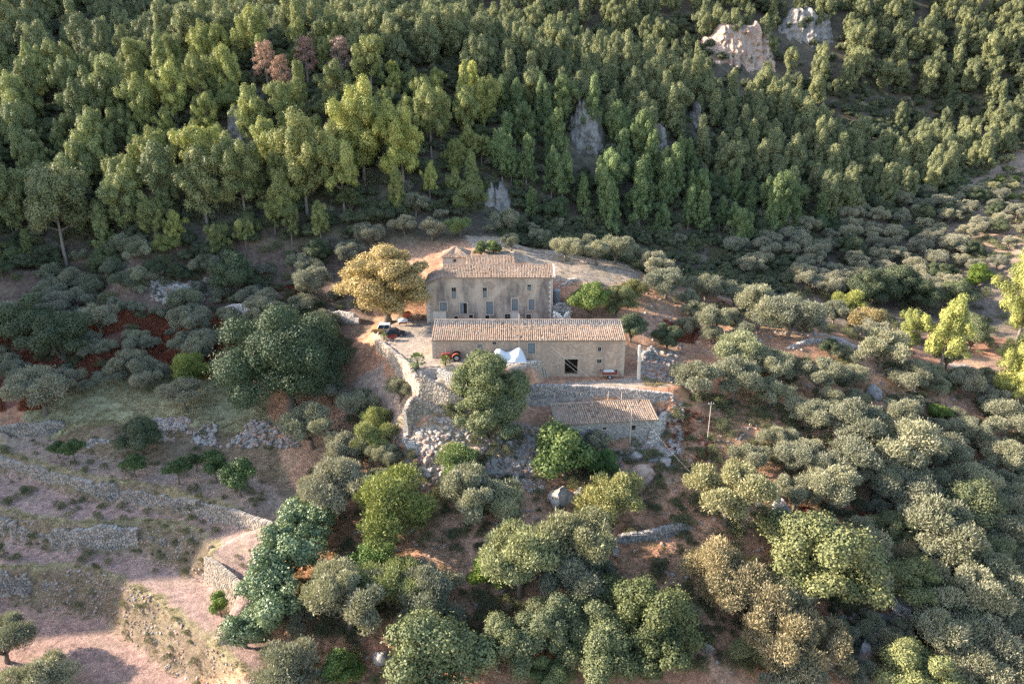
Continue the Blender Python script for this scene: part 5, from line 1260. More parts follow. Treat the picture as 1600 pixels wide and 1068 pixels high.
# front slope, centre
for a in [('green_bush', 883, 712, 104, 'wide bright green bush below the lower shed', (1, 1.05, .9)), ('olive', 934, 690, 46, 'pale grey olive rising behind the wide bright bush', GRY), ('oak', 940, 722, 50, 'dark green shrub right of the wide bright bush', (.8, 1.2, .6)), ('lentisk', 719, 728, 72, 'green shrub on the rocks below the bastion', (.95, 1.1, .8)),
          ('olive', 734, 778, 104, 'tall thin-crowned olive in the middle of the front slope', SILVER), ('olive', 784, 785, 88, 'olive joined to the tall thin-crowned one', (1.1, 1.1, .9)), ('lentisk', 610, 798, 128, 'large vivid yellow-green tree on the front slope', (1.25, 1.25, .75)), ('green_bush', 577, 872, 70, 'low green bush under the vivid yellow-green tree', (.8, 1, .8)),
          ('lentisk', 955, 782, 94, 'mounded pale green bush below the ochre rock ledge', (1.45, 1.3, 1.1)), ('olive', 980, 752, 44, 'grey bush just behind the mounded pale green one', GRY), ('olive', 812, 884, 120, 'olive with fresh green shoots on the lower front slope', (1.05, 1.1, .8)), ('olive', 905, 845, 112, 'tall olive left of the dark terrace wall', (1.1, 1.08, .85)), ('olive', 888, 895, 105, 'shaded olive below the tall one by the dark terrace wall', SILVER),
          ('bush_olive', 940, 890, 60, 'small bush at the corner of the dark terrace wall', DK), ('green_bush', 762, 892, 56, 'light green sucker shoots left of the lower front olive', YG), ('olive', 548, 938, 128, 'foreground olive with many bare stems right of the fig trees', SILVER), ('olive', 610, 905, 106, 'foreground olive with yellow-green patches', (1.05, 1.15, .65)), ('olive', 668, 912, 96, 'silvery foreground olive beside the bare red clearing', SILVER), ('bush_olive', 668, 962, 96, 'low dark olive below the silvery foreground one', DK),
          ('oak', 673, 1040, 168, 'wide oak along the bottom edge, left of centre', (1.35, 1.35, 1.1)), ('oak', 856, 980, 112, 'oak with pale leaf tips at the bottom, right of the bare clearing', (1.5, 1.45, 1.25)), ('oak', 795, 1008, 96, 'smaller oak at the bottom between two larger ones', (1.1, 1.1, .95)), ('oak', 925, 962, 110, 'grey-green oak at the bottom left of the dark one', (1.35, 1.3, 1.1)), ('oak', 932, 1012, 110, 'lower grey-green oak on the bottom edge', (1.2, 1.2, 1.0)),
          ('oak', 1000, 958, 146, 'very dark glossy oak beside the red path at the bottom', (1.0, 1.0, .7)), ('oak', 1020, 1005, 120, 'second very dark oak on the bottom edge beside the red path', (.75, .8, .6)), ('green_bush', 535, 1046, 62, 'bright green bush on the bottom edge below the bare-stemmed olive', (.9, 1.05, .8)), ('bush_olive', 450, 1054, 110, 'pale olive cut by the bottom edge below the fig trees', SILVER), ('oak', 855, 1056, 72, 'small leafy oak on the bottom edge at the centre', (1.2, 1.25, .9)),
          ('olive', 536, 768, 100, 'silver olive left of the vivid yellow-green tree', GRY), ('olive', 500, 772, 60, 'olive above the top of the fig trees', GRY), ('lentisk', 582, 690, 62, 'yellow-green bush below the yard wall', (1.4, 1.35, 1.0)), ('olive', 543, 704, 72, 'grey olive left of the yellow-green bush', GRY), ('lentisk', 590, 655, 48, 'upper yellow-green bush below the yard wall', (1.4, 1.35, 1.0)),
          ('olive', 626, 610, 44, 'leaning olive close to the sunlit yard wall', SILVER), ('olive', 560, 628, 62, 'olive on the bank left of the leaning one', SILVER), ('olive', 519, 612, 52, 'shaded olive at the right edge of the enormous oak', GRY), ('olive', 490, 670, 76, 'isolated round olive below the enormous oak', SILVER),
          ]:
    TC(a[0], a[1], a[2], a[3], a[4], tint=a[5])
# fig trees and the fields
for x, y, w, l in ((480, 815, 92, 'topmost fig tree of the row along the field edge'), (452, 868, 104, 'second fig tree of the row, with pale shining leaves'), (432, 925, 106, 'third and widest fig tree of the row'), (385, 982, 72, 'lowest fig tree of the row, with visible trunk')):
    TC('fig', x, y, w, l)
for x, y, w, l in ((92, 700, 25, 'left of the pair of small citrus trees'), (118, 704, 30, 'right of the pair of small citrus trees'), (212, 724, 34, 'thin citrus tree standing alone in the top field'), (280, 736, 34, 'small citrus tree at the edge of the top field'), (307, 719, 28, 'small citrus tree behind the others in the top field'), (338, 727, 42, 'bushy citrus tree left of the largest one'), (376, 740, 56, 'largest and roundest citrus tree in the top field')):
    TC('citrus', x, y, w * 1.1, l, tint=(.6, .82, .5), hs=1.0)
TC('citrus', 345, 942, 36, 'lone sunlit sapling on the field edge left of the fig trees', tint=(1.4, 1.7, .6))
for a in [('oak', 220, 684, 66, 'dark round bush on the bank above the thin citrus tree', DK), ('olive', 70, 615, 84, 'big blue-grey olive at the left edge of the lawn', GRY), ('olive', 108, 594, 46, 'smaller olive behind the big blue-grey one', GRY), ('olive', 203, 572, 54, 'left olive of the close pair on the shaded lawn', GRY), ('olive', 228, 592, 44, 'right olive of the close pair on the shaded lawn', GRY),
          ('olive', 290, 614, 66, 'blue-grey olive on the stones at the edge of the lawn', GRY), ('lentisk', 297, 582, 58, 'yellow-green shrub above the lawn olives', (1.4, 1.5, .8)), ('olive', 157, 503, 54, 'olive in the middle of the shaded red slope', GRY), ('olive', 305, 506, 58, 'olive below the ruined wall on the shaded slope', GRY), ('olive', 408, 484, 48, 'flat olive by the short pale wall', GRY), ('olive', 493, 446, 64, 'well-shaped olive on the shaded slope left of the plane tree', GRY),
          ('oak', 372, 430, 74, 'dark round oak alone on the shaded slope', (.9, 1, .9)), ('oak', 100, 530, 86, 'dark oak left of the middle slope olive', DK), ('oak', 40, 505, 90, 'dark oak at the left edge above the lawn', DK), ('olive', 295, 468, 54, 'dull olive hiding the ruined wall', DK), ('olive', 95, 475, 50, 'olive among dark oaks at the left edge', GRY), ('olive', 10, 500, 60, 'pale olive cut by the left edge', GRY),
          ('olive', 12, 1000, 84, 'olive cut by the left edge beside the lowest field', SILVER), ('bush_olive', 72, 1052, 110, 'grey olive cut by the lower left corner', SILVER), ('oak', 520, 540, 60, 'small dark oak right of the enormous one', DK)]:
    TC(a[0], a[1], a[2], a[3], a[4], tint=a[5])
# front slope, right: the dense olive hillside
for a in [('olive', 1172, 716, 58, 'olive above the feathery one on the right of the red slope', SILVER), ('olive', 1132, 772, 118, 'wide feathery olive right of the mounded bush and the red slope', (1.15, 1.1, .85)), ('oak', 1262, 868, 176, 'largest oak of the right foreground, deep green and dome shaped', (1.25, 1.2, .95)), ('bush_olive', 1118, 886, 92, 'pinkish dry olive bush at the edge of the red path', TAN), ('olive', 1160, 922, 128, 'twiggy half-bare olive below the largest oak', TAN),
          ('olive', 1218, 928, 96, 'twiggy olive right of the half-bare one', SILVER), ('olive', 1338, 862, 84, 'silver olive at the right flank of the largest oak', SILVER), ('olive', 1342, 902, 88, 'lower silver olive at the right flank of the largest oak', GRY), ('bush_olive', 1404, 872, 64, 'pale straw-coloured bush above the stone hut', TAN), ('oak', 1418, 905, 92, 'dark bush directly above the stone hut', (1.2, 1.15, .9)),
          ('olive', 1214, 1000, 128, 'broad pale olive near the bottom edge below the twiggy ones', TAN), ('olive', 1266, 1004, 104, 'olive right of the broad pale one near the bottom', TAN), ('bush_olive', 1172, 1002, 72, 'small fresh green olive left of the broad pale one', (1.1, 1.15, .75)), ('bush_olive', 1236, 1050, 96, 'olive on the bottom edge under the broad pale one', SILVER), ('oak', 1428, 1048, 112, 'olive-green oak on the bottom edge below the dark pointed boulder', (1.7, 1.6, 1.2))]:
    TC(a[0], a[1], a[2], a[3], a[4], tint=a[5])
MARKS = [(918, 195, 'the tall grey cliff'), (1090, 185, 'the narrow pale cliff'), (772, 305, 'the low whitish cliff'), (368, 190, 'the left grey cliff'), (600, 232, 'the two brightest pines'), (480, 272, 'the broad sunlit pine'),
         (105, 345, 'the umbrella-shaped pine'), (470, 115, 'the reddish dead pines'), (1165, 66, 'the reddish cliff'), (1480, 300, 'the wooded ridge end'), (40, 120, 'the upper left corner'), (690, 60, 'the mid skyline'), (1290, 250, 'the far hill foot')]
def relation(u, v, marks):
    mx, my, nm = min(marks, key=lambda m: math.hypot(u - m[0], (v - m[1]) * 1.2)); dx, dy = u - mx, v - my; d = math.hypot(dx, dy)
    side = 'left of' if dx < 0 else 'right of'; vert = 'above' if dy < 0 else 'below'
    if abs(dy) < .45 * abs(dx): rel = side
    elif abs(dx) < .45 * abs(dy): rel = vert
    else: rel = vert + ' and ' + side
    far_ = 'just ' if d < 40 else ('' if d < 80 else ('well ' if d < 130 else 'far '))
    return far_ + rel + ' ' + nm
FMARKS = [(1221, 790, 'the pointed white boulder'), (1262, 868, 'the largest foreground oak'), (1405, 945, 'the stone hut'), (1466, 642, 'the round green bush'), (1590, 1060, 'the lower right corner'), (1590, 720, 'the right edge above the hollow'), (1365, 615, 'the speckled outcrop'), (1500, 850, 'the dark hollow of the grove')]
gq = 'olives covering the right foreground hillside'
for i, (k, x, y, w, t) in enumerate([('olive', *a, SILVER) for a in ((1244, 712, 76), (1328, 716, 98), (1405, 712, 110), (1470, 708, 70), (1240, 768, 68), (1298, 762, 90), (1412, 756, 98), (1508, 752, 88), (1569, 722, 62), (1550, 780, 78), (1586, 762, 68), (1365, 745, 66), (1460, 750, 66))]
        + [('olive' if i % 3 else 'oak', *a, (1, 1, .9)) for i, a in enumerate(((1497, 788, 98), (1542, 824, 90), (1450, 832, 112), (1393, 822, 68), (1477, 862, 90), (1588, 836, 76), (1530, 866, 76)))]
        + [('bush_olive' if i % 2 else 'olive', *a, SILVER) for i, a in enumerate(((1489, 925, 114), (1550, 914, 106), (1590, 880, 80), (1508, 968, 98), (1572, 968, 106), (1542, 1014, 106), (1460, 992, 94), (1506, 1048, 98), (1584, 1052, 90)))]):
    TC(k, x, y, w, ('silver' if k != 'oak' else 'dark green') + (' olive ' if k == 'olive' else (' olive bush ' if k == 'bush_olive' else ' oak ')) + relation(x, y, FMARKS), gq, t)
# large pines one can tell apart
for a in [('broad_pine', 570, 225, 104, 'left of the two brightest pines above the plane tree', GOLD), ('broad_pine', 632, 240, 96, 'right of the two brightest pines, with stacked branches', GOLD), ('broad_pine', 480, 272, 104, 'broad sunlit pine left of the two brightest ones', (1.3, 1.25, .9)), ('broad_pine', 385, 285, 92, 'tall broad pine left of the broad sunlit one', (1.1, 1.1, .9)),
          ('umbrella_pine', 105, 345, 96, 'umbrella-shaped grey-green pine low on the left hillside', (1.15, 1.1, 1.0)), ('round_pine', 325, 300, 66, 'slim pine between the umbrella pine and the tall broad one', (1, 1, .9)), ('round_pine', 265, 290, 62, 'dark slim pine right of the umbrella pine', (.95, 1, .9)),
          ('dead_pine', 482, 104, 42, 'reddest dead pine on the left hill crest', (.85, .68, .66)), ('dead_pine', 420, 114, 44, 'pale reddish dead pine left of the reddest one', (.95, .84, .8)), ('dead_pine', 444, 130, 40, 'orange-brown dead pine below the reddish ones', (.92, .78, .68)), ('dead_pine', 535, 104, 42, 'pinkish grey dead pine right of the reddest one', (.95, .88, .88))]:
    TC(a[0], a[1], a[2], a[3], a[4], tint=a[5])

# ------------------------------------------------------------------ the wood, the shaded grove and the undergrowth
R5 = np.random.default_rng(55)
placed = [(o.location.x, o.location.y, (o.scale[0] * 4)) for o in COL.objects if o.type == 'EMPTY' and o.get('category') in ('olive tree', 'oak tree', 'pine tree', 'plane tree', 'bush', 'dead tree', 'olive bush')]
def px_of(p):
    d = depth_of(p); return 800 + FPX * p[0] / d, 534 - FPX * ((p[2] - 45) * cp + p[1] * sp) / d
def visible(p, h):
    q = np.array((p[0], p[1], p[2] + h)); x, y = px_of(q)
    if not (-40 < x < 1640 and -60 < y < 1120): return False
    t = np.linspace(.15, .985, 90)[:, None]; s = np.array(CAM) * (1 - t) + q * t
    return not np.any(zat(s[:, 0], s[:, 1]) > s[:, 2])
def scatter(poly_world, step, seed, jitter=.42, keep=None, avoid=.9):
    R = np.random.default_rng(seed); P = np.array(poly_world)[:, :2]
    x0, y0 = P.min(0); x1, y1 = P.max(0); out = []
    ys = np.arange(y0, y1, step * .87)
    for j, y in enumerate(ys):
        for x in np.arange(x0 + (step / 2 if j % 2 else 0), x1, step):
            xx = x + R.normal() * step * jitter * .6; yy = y + R.normal() * step * jitter * .6
            out.append((xx, yy))
    X = np.array(out); m = in_poly(X[:, 0], X[:, 1], poly_world); X = X[m]
    res = []
    for x, y in X:
        if any((x - a) ** 2 + (y - b) ** 2 < (avoid * r) ** 2 for a, b, r in placed): continue
        res.append((x, y, float(zat(x, y))))
    return res
def footprint_free(x, y):
    return not ((-17 < x < 9 and 133 < y < 158) or (-16 < x < 23 and 108 < y < 125))
cliff_pts = [tuple(ground_hit(a, b)) + (w,) for a, b, w in ((918, 235, 6), (1090, 200, 4), (1030, 225, 4), (772, 326, 5), (368, 212, 4.5), (1160, 104, 18), (1262, 66, 14))]
def near_cliff(x, y):
    return any(abs(x - c[0]) < c[3] * 1.05 and (-24 if c[1] > 280 else -13) < y - c[1] < 3 for c in cliff_pts)
dead_xy = [(o.location.x, o.location.y) for o in COL.objects if o.get('category') == 'dead tree' and o.location.y > 150]
WOOD = [(-135, 160), (-80, 159), (-50, 164), (-24, 174), (-8, 178), (10, 186), (40, 186), (62, 190), (90, 206), (120, 224), (150, 243), (172, 262), (200, 285), (250, 300), (320, 330), (330, 400), (-300, 400), (-230, 240), (-160, 200)]
cand = []
for x, y, z in scatter(WOOD, 5.9, 5, jitter=.65):
    if near_cliff(x, y) or any(abs(x - a) < 5 and -12 < y - b < 2 for a, b in dead_xy): continue
    if y > 262 and vnoise(x * .08, y * .08, 4) < .25: continue
    if not visible((x, y, z), 9): continue
    u, v = px_of((x, y, z + 8))
    D = depth_of((x, y, z))
    if u < 200: reg = 0
    elif u < 780: reg = 1
    else: reg = 2
    if D > 285 and u > 880: reg = 4
    elif D > 275: reg = 3
    if u > 800 and v > 30 + (u - 880) * .417 and D < 300: reg = 2  # hillside below this line takes the tint with shade put in
    cand.append((D, x, y, z, u, v, reg))
cand.sort()
near = cand[:300]; rest = cand[300:]
LAB = {0: ('pine among the dim trees at the left side of the hill', 'pines at the left side of the hill'), 1: ('sunlit pine in the dense wood on the hill above the farmhouse and plane tree', 'pines on the hill above the farmhouse'),
       2: ('dark pine on the shaded hillside right of the tall grey cliff and farmhouse', 'dark pines on the shaded hillside'), 3: ('far pine along the skyline slope at the top', 'far pines at the top'), 4: ('pine on the far sunlit hill at the upper right', 'pines on the far hill')}
def pick(u, v, reg, R):
    q = R.random()
    if reg == 2: return 'cone_pine' if q < .62 else ('round_pine' if q < .9 else 'oak')
    if reg in (0, 1): return 'round_pine' if q < .42 else ('umbrella_pine' if q < .62 else ('cone_pine' if q < .74 else 'oak'))
    return 'round_pine' if q < .55 else ('cone_pine' if q < .75 else 'oak')
OAKLAB = {0: 'dark oak between the dim pines at the left side of the hill', 1: 'dark oak between the sunlit pines above the farmhouse', 2: 'dark oak among the shaded pines right of the tall grey cliff', 3: 'far oak along the skyline slope at the top', 4: 'oak on the far sunlit hill at the upper right'}
SHAPE = {'cone_pine': 'pointed', 'round_pine': 'rounded', 'umbrella_pine': 'flat-topped', 'oak': 'dark bushy'}
def wood_label(kind, u, v, s, reg):
    sz = 'small ' if s < .85 else ('tall ' if s > 1.15 else '')
    return sz + SHAPE[kind] + (' oak ' if kind == 'oak' else ' pine ') + relation(u, v, MARKS)
GMARKS = [(1322, 388, 'the dark round oak in the grove'), (1398, 448, 'the three dark trees'), (1524, 435, 'the bright green slope bush'), (1150, 400, 'the dark pine slope'), (1560, 380, 'the right edge terraces'), (1440, 330, 'the wooded ridge end'), (1250, 420, 'the olives on the spur crest')]
def tint_for(reg, R):  # light put into leaf colour: sunlit slopes tinted brighter, shaded ones darker
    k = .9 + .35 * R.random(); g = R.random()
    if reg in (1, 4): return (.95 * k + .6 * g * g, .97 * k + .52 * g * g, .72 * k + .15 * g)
    if reg == 2: return (.7 * k, .86 * k, .72 * k)  # shade of the right hillside put into the tree colour
    return (.85 * k + .15 * g, .9 * k + .12 * g, .8 * k)
rest_pts = []
for i, (D, x, y, z, u, v, reg) in enumerate(near + rest):
    kind = pick(u, v, reg, R5); s = (.55 + .7 * R5.random() ** 1.3) * (1.0 if reg == 2 else 1.08)
    if kind == 'oak': s *= .75
    if v > 330 and reg != 2: s *= .8
    if i < 300:
        gp = 'oaks of the wood behind the farm' if kind == 'oak' else 'pines of the wood behind the farm'
        lb = wood_label(kind, u, v, s, reg)
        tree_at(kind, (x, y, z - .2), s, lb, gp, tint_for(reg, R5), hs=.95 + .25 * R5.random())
    else: rest_pts.append((kind, x, y, z - .2, s, reg))
# olives filling the right foreground between those already standing
placed = [(o.location.x, o.location.y, (o.scale[0] * 4)) for o in COL.objects if o.type == 'EMPTY' and o.get('category') in ('olive tree', 'oak tree', 'bush', 'olive bush')]
for poly, st_, av in (([(1190, 690), (1620, 680), (1620, 1080), (1300, 1080), (1300, 950), (1370, 880), (1290, 800), (1200, 790)], 4.6, .62), ([(1180, 560), (1620, 600), (1620, 690), (1200, 690)], 6.2, .75), ([(470, 700), (620, 720), (640, 860), (480, 760)], 5.5, .7), ([(480, 900), (700, 940), (1060, 940), (1060, 1080), (430, 1080)], 5.6, .95), ([(1060, 480), (1250, 500), (1180, 560), (1080, 540)], 6.0, .7)):
    for x, y, z in scatter(GP(poly), st_, int(st_ * 10), avoid=av):
        u, v = px_of((x, y, z + 1.6)); so = .5 + .3 * R5.random()
        tree_at('bush_olive' if R5.random() < .65 else 'olive', (x, y, z - .1), so, ('low ' if so < .65 else 'medium ') + 'grey olive bush ' + relation(u, v, FMARKS + [(615, 798, 'the vivid yellow-green tree'), (673, 1040, 'the wide bottom oak'), (1000, 958, 'the very dark glossy oak'), (905, 845, 'the tall olive by the dark wall'), (1150, 500, 'the crest olives')]), 'olive bushes between the larger trees', SILVER)
# trees and scrub along the foot of the wood on the left
for x, y, z in scatter(GP([(-30, 470), (-30, 395), (250, 395), (545, 385), (560, 400), (470, 415), (340, 425), (200, 450), (140, 490), (60, 480)]), 8.0, 77, avoid=.8):
    u, v = px_of((x, y, z + 2)); kd = 'oak' if R5.random() < .6 else 'bush_olive'; so = (.5 if kd == 'oak' else .7) + .3 * R5.random()
    tree_at(kd, (x, y, z - .1), so, ('dark oak ' if kd == 'oak' else 'dull olive bush ') + 'in shade ' + relation(u, v, [(105, 400, 'the umbrella-shaped pine'), (372, 430, 'the lone dark round oak'), (270, 455, 'the ruined wall'), (480, 390, 'the foot of the broad sunlit pine'), (20, 450, 'the left edge')]), 'trees along the shaded foot of the wood', DK)
# shaded grove and slopes on the right
GROVE = GP([(1110, 405), (1180, 345), (1300, 330), (1420, 318), (1500, 300), (1620, 330), (1620, 470), (1500, 480), (1460, 490), (1300, 470), (1200, 445)])
placed2 = 0
for x, y, z in scatter(GROVE, 6.1, 8, avoid=.7):
    if not visible((x, y, z), 3): continue
    u, v = px_of((x, y, z + 2)); q = R5.random()
    if v < 0 or q < .06: continue
    if u > 1500 and q < .3: continue
    lit = u > 1490
    if q > .9: tree_at('oak', (x, y, z - .1), .55 + .2 * R5.random(), 'dark grove oak ' + relation(u, v, GMARKS), 'oaks in the valley grove', DK)
    else:
        so = .7 + .35 * R5.random()
        tree_at('olive', (x, y, z - .1), so, ('small ' if so < .82 else ('large ' if so > .95 else '')) + ('shaded olive ' if not lit else 'slope olive ') + relation(u, v, GMARKS), 'olives of the valley grove', GRY)
for x, y, z in scatter(GP([(1480, 300), (1500, 240), (1620, 215), (1620, 330), (1540, 320)]), 9, 9, avoid=.7):
    if not visible((x, y, z), 3): continue
    tree_at('green_bush' if R5.random() < .4 else 'olive', (x, y, z - .1), .6 + .3 * R5.random(), 'bush or small tree scattered on the open reddish slope at upper right', 'scattered trees on the open upper right slope', (1.1, 1.1, .9))

def gn_instances(name, items, label, cat=None, parent=None):
    """uncountable growth: items = list of (source key, x, y, z, scale); one object, sources drawn at every point"""
    keys = sorted(set(i[0] for i in items)); me = bpy.data.meshes.new(name)
    me.from_pydata([(i[1], i[2], i[3]) for i in items], [], []); n = len(items); R = np.random.default_rng(n)
    for nm, tp, arr in (('sc', 'FLOAT', np.array([i[4] for i in items], np.float32)), ('kd', 'INT', np.array([keys.index(i[0]) for i in items], np.int32))):
        a = me.attributes.new(nm, tp, 'POINT'); a.data.foreach_set('value', arr)
    a = me.attributes.new('rt', 'FLOAT_VECTOR', 'POINT'); r = np.zeros((n, 3), np.float32); r[:, 2] = R.random(n) * 6.283; a.data.foreach_set('vector', r.ravel())
    o = link(name, me); tag(o, label, cat, kind='stuff')
    ng = bpy.data.node_groups.new(name + '_nodes', 'GeometryNodeTree')
    ng.interface.new_socket('Geometry', in_out='INPUT', socket_type='NodeSocketGeometry'); ng.interface.new_socket('Geometry', in_out='OUTPUT', socket_type='NodeSocketGeometry')
    gi = ng.nodes.new('NodeGroupInput'); go = ng.nodes.new('NodeGroupOutput'); jn = ng.nodes.new('GeometryNodeJoinGeometry')
    def attr(nm, tp):
        k = ng.nodes.new('GeometryNodeInputNamedAttribute'); k.data_type = tp; k.inputs[0].default_value = nm; return k.outputs[0]
    sc, kd, rt = attr('sc', 'FLOAT'), attr('kd', 'INT'), attr('rt', 'FLOAT_VECTOR')
    for i, k in enumerate(keys):
        ip = ng.nodes.new('GeometryNodeInstanceOnPoints'); oi = ng.nodes.new('GeometryNodeObjectInfo'); oi.inputs['Object'].default_value = k if not isinstance(k, str) else bpy.data.objects[k]; oi.inputs['As Instance'].default_value = True
        cm = ng.nodes.new('FunctionNodeCompare'); cm.data_type = 'INT'; cm.operation = 'EQUAL'; ng.links.new(kd, cm.inputs[2]); cm.inputs[3].default_value = i
        ng.links.new(gi.outputs[0], ip.inputs['Points']); ng.links.new(cm.outputs[0], ip.inputs['Selection']); ng.links.new(oi.outputs['Geometry'], ip.inputs['Instance'])
        ng.links.new(rt, ip.inputs['Rotation']); ng.links.new(sc, ip.inputs['Scale']); ng.links.new(ip.outputs[0], jn.inputs[0])
    ng.links.new(jn.outputs[0], go.inputs[0]); md = o.modifiers.new('growth', 'NODES'); md.node_group = ng
    return o
def source(name, me):
    o = bpy.data.objects.new(name, me); return o          # geometry source only, not linked into the scene
SRC = {}
for kind in ('round_pine', 'cone_pine', 'oak', 'shrub', 'green_bush', 'bush_olive'):
    for v, a in enumerate(ARCH[kind]):
        o = source('source_%s_%d' % (kind, v), a[0]); o.color = (1.2, 1.15, .85, 1) if 'pine' in kind else (1, 1, 1, 1); SRC[kind, v] = o.name  # bright yellowish pine tint puts the slopes' sunlight into the colour
GREENER = {}  # darker tree copies with the right hillside's shade in their colour
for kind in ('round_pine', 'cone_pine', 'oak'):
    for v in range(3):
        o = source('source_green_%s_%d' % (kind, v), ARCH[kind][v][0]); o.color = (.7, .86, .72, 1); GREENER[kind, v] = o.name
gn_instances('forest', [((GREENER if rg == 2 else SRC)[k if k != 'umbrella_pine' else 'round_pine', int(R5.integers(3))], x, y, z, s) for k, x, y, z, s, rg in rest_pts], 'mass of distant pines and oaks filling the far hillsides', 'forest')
# undergrowth under the pines
items = []
for x, y, z in scatter(WOOD, 3.3, 15, avoid=.0):
    if near_cliff(x, y) and R5.random() < .8: continue
    if y > 345 or not visible((x, y, z), 2.2): continue
    q = R5.random(); k = 'oak' if q < .45 else ('bush_olive' if q < .6 else 'shrub')
    items.append((SRC[k, int(R5.integers(2))], x, y, z - .2, (.28 + .3 * R5.random()) * (1.0 if k != 'shrub' else 2.4)))
for x, y, z in scatter([(-48, 166), (-26, 171), (-8, 170), (12, 166), (40, 160), (62, 160), (78, 186), (30, 192), (-40, 180)], 2.7, 19, avoid=.0):
    k = 'oak' if R5.random() < .5 else 'shrub'
    if z < 11 and visible((x, y, z), 2.2) and px_of((x, y, z + 1))[1] < 372 + max(0, px_of((x, y, z))[0] - 740) * .2: items.append((SRC[k, int(R5.integers(2))], x, y, z - .2, (.22 + .22 * R5.random()) * (1.0 if k == 'oak' else 2.4)))
gn_instances('undergrowth', items, 'dark scrub growing between the pines of the wood', 'undergrowth')
HAZE = 0.0

# ------------------------------------------------------------------ ground cover: scrub, bracken, grass, loose stones
def tuft(name, mat, n, h, r, seed, w=.05):
    R = np.random.default_rng(seed); mb = MB()
    for i in range(n):
        a = R.random() * 6.28; q = R.random() ** .5 * r; p = np.array((math.cos(a) * q, math.sin(a) * q, -.05)); d = np.array((math.cos(a) * .5 + R.normal() * .3, math.sin(a) * .5 + R.normal() * .3, 1.0)); d /= np.linalg.norm(d)
        s = np.cross(d, R.normal(size=3)); s = s / (np.linalg.norm(s) + 1e-9) * w; L = h * (.5 + .6 * R.random()); c = R.random()
        mb.add([p - s, p + s, p + d * L * .6 + s * .8, p + d * L + np.array((0, 0, -.1 * L)), p + d * L * .6 - s * .8], [(0, 1, 2, 3, 4)], (c, c, c))
    return source(name, mb.build(name, M[mat], mesh_only=True)).name
S_GRASS = [tuft('grass_tuft_a', 'grass', 22, .38, .42, 1, .03), tuft('grass_tuft_b', 'grass', 18, .3, .5, 2, .03)]
S_GREEN = [tuft('weed_tuft', 'green', 18, .24, .45, 5, .04)]
S_BRAK = [tuft('bracken_tuft_a', 'bracken', 20, .75, .5, 3, .1), tuft('bracken_tuft_b', 'bracken', 18, .6, .6, 4, .1)]
S_STONE = []
for k in range(5):
    mb = MB(); mb.rock((0, 0, .1), (.5, .42, .34), 300 + k, 1); S_STONE.append(source('loose_stone_%d' % k, mb.build('loose_stone', M['rock' if k < 3 else 'redrock'], mesh_only=True)).name)
R9 = np.random.default_rng(99)
def cover(pxpoly, n, keys, smin, smax, seed, mask=.0, world=None, zoff=-.03):
    poly = world if world is not None else GP(pxpoly); P = np.array(poly)[:, :2]; R = np.random.default_rng(seed); out = []; x0, y0 = P.min(0); x1, y1 = P.max(0)
    X = x0 + (x1 - x0) * R.random(n * 3); Y = y0 + (y1 - y0) * R.random(n * 3); m = in_poly(X, Y, poly) & (vnoise(X * .35, Y * .35, seed) + .35 * (vnoise(X * 1.3, Y * 1.3, seed + 1) - .5) > mask)
    X = X[m][:n]; Y = Y[m][:n]; Z = zat(X, Y)
    for x, y, z in zip(X, Y, Z):
        if not footprint_free(x, y): continue
        out.append((keys[int(R.integers(len(keys)))], float(x), float(y), float(z) + zoff, float(smin + (smax - smin) * R.random() ** 1.6)))
    return out
FRONT = [(620, 660), (860, 700), (1060, 640), (1200, 560), (1350, 560), (1620, 600), (1620, 1075), (440, 1075), (470, 760), (560, 600)]
gr = cover(FRONT, 24000, S_GRASS, .5, 1.3, 1, .42)
gr += cover([(90, 585), (400, 600), (430, 665), (300, 690), (40, 690)], 5000, S_GRASS, .4, 1.0, 2, .35)
gr += cover([(-20, 690), (470, 760), (430, 900), (410, 1060), (300, 1067), (-20, 960)], 0, S_GRASS, .4, 1, 3)
for e_, b_ in ((T1_edge, T2_back), (T2_edge, T3_back), (T3_edge, T4_back), (zline([(-60, 660), (100, 655), (215, 660), (300, 672), (430, 672)], -12), T1_back)):
    poly = [np.array(p) + np.array((0, .9, 0)) for p in e_] + [np.array(p) - np.array((0, .5, 0)) for p in b_[::-1]]
    gr += cover(None, 3600, S_GRASS + S_GREEN, .35, .95, int(abs(e_[0][1] * 10)), .42, poly)
gr += cover([(720, 366), (1005, 424), (1060, 470), (1340, 530), (1200, 560), (1000, 500), (870, 440)], 2500, S_GRASS, .4, 1.0, 6, .45)
gr += cover([(905, 583), (985, 587), (1060, 600), (1000, 604), (915, 594)], 260, S_GRASS, .8, 1.7, 7, .2)
gn_instances('dry_grass', gr, 'dry grass tufts on slopes, banks and terrace edges', 'grass')
br = cover([(-40, 500), (140, 490), (420, 480), (430, 520), (350, 590), (160, 575), (60, 640), (-40, 640)], 14000, S_BRAK, .6, 1.4, 11, .3)
br += cover([(330, 440), (480, 440), (480, 480), (340, 470)], 700, S_BRAK, .6, 1.3, 12, .3) + cover([(1040, 500), (1090, 500), (1090, 535), (1030, 530)], 300, S_BRAK, .6, 1.2, 13, .3)
br += cover([(1250, 790), (1420, 800), (1400, 850), (1300, 840)], 500, S_BRAK, .5, 1.1, 14, .3) + cover([(1040, 640), (1110, 650), (1120, 720), (1050, 720)], 300, S_BRAK, .4, .9, 16, .4)
gn_instances('bracken', br, 'rust-red bracken covering the shaded slope at left', 'bracken')
st = cover(FRONT, 2600, S_STONE, .18, .8, 21, .4) + cover([(630, 675), (860, 690), (850, 770), (640, 770)], 1400, S_STONE, .25, 1.3, 22, .2) + cover([(1030, 640), (1070, 625), (1060, 720), (960, 720)], 700, S_STONE, .3, 1.2, 23, .2)
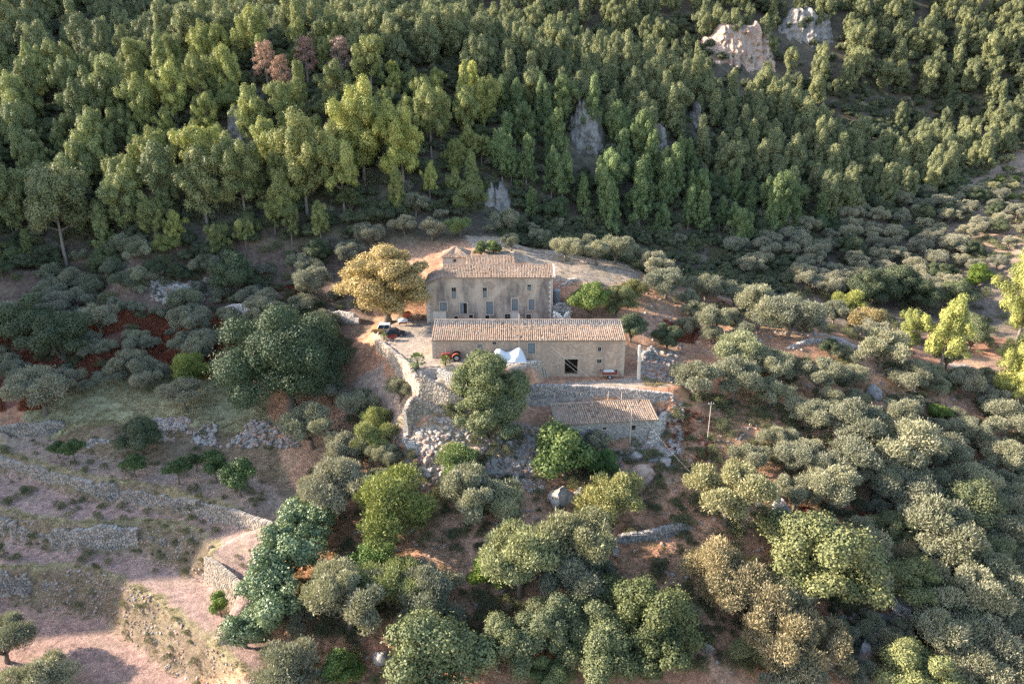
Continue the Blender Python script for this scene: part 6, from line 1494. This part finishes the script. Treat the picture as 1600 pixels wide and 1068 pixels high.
st += cover([(230, 655), (430, 660), (470, 700), (360, 700), (240, 690)], 900, S_STONE, .3, 1.2, 24, .3) + cover([(240, 430), (340, 430), (320, 470), (230, 470)], 400, S_STONE, .4, 1.3, 25, .2) + cover([(985, 545), (1060, 550), (1060, 600), (990, 590)], 300, S_STONE, .3, 1.1, 26, .2)
st += cover(None, 2600, S_STONE[2:], .12, .6, 61, .35, list(T3_edge) + list(T4_back[::-1])) + cover(None, 1200, S_STONE[1:], .12, .5, 62, .4, list(T2_edge) + list(T3_back[::-1]))
st += cover([(1290, 960), (1420, 960), (1420, 1060), (1290, 1060)], 500, S_STONE, .3, 1.3, 27, .2) + cover([(1000, 440), (1200, 480), (1340, 540), (1200, 560), (1000, 530)], 600, S_STONE, .2, .9, 28, .4)
for e_, b_ in ((T1_edge, T2_back), (T2_edge, T3_back), (T3_edge, T4_back)): st += cover(None, 900, S_STONE, .12, .6, int(abs(e_[1][1] * 7)), .4, list(e_) + list(b_[::-1]))
gn_instances('loose_stones', st, 'loose limestone rubble on the slopes and banks', 'rubble')
sc = cover(FRONT, 1500, [SRC['shrub', 0], SRC['shrub', 1]], .25, .75, 31, .45) + cover([(-40, 420), (560, 400), (560, 560), (430, 600), (-40, 600)], 450, [SRC['shrub', 0], SRC['shrub', 1], SRC['bush_olive', 0]], .3, .9, 32, .35)
sc += cover([(1000, 430), (1180, 345), (1500, 300), (1620, 260), (1620, 560), (1350, 540)], 900, [SRC['shrub', 0], SRC['shrub', 1]], .35, 1.0, 33, .35) + cover([(-20, 670), (430, 670), (400, 1000), (-20, 960)], 260, [SRC['shrub', 0]], .2, .5, 34, .62)
for e_, b_, k_ in ((T1_edge, T2_back, 60), (T2_edge, T3_back, 140), (T3_edge, T4_back, 160)): sc += cover(None, k_, [SRC['shrub', 0], SRC['shrub', 1]], .15, .45, k_ + 7, .4, list(e_) + list(b_[::-1]))
gn_instances('scrub', sc, 'low grey-green scrub dotted over the slopes', 'scrub')

# ------------------------------------------------------------------ haze
m = bpy.data.materials.new('haze'); m.use_nodes = True; nt = m.node_tree; nt.nodes.clear()
out = nt.nodes.new('ShaderNodeOutputMaterial'); pv = nt.nodes.new('ShaderNodeVolumePrincipled'); pv.inputs['Density'].default_value = HAZE; pv.inputs['Color'].default_value = (.72, .84, 1.0, 1); pv.inputs['Anisotropy'].default_value = .2
nt.links.new(pv.outputs[0], out.inputs['Volume'])
if HAZE > 0:
    mb = MB(); mb.box(((GX0 + GX1) / 2, (GY0 + GY1) / 2, 80), (GX1 - GX0 + 4, GY1 - GY0 + 4, 250)); tag(mb.build('haze', m), 'thin pale haze in the valley air', 'haze', kind='stuff')
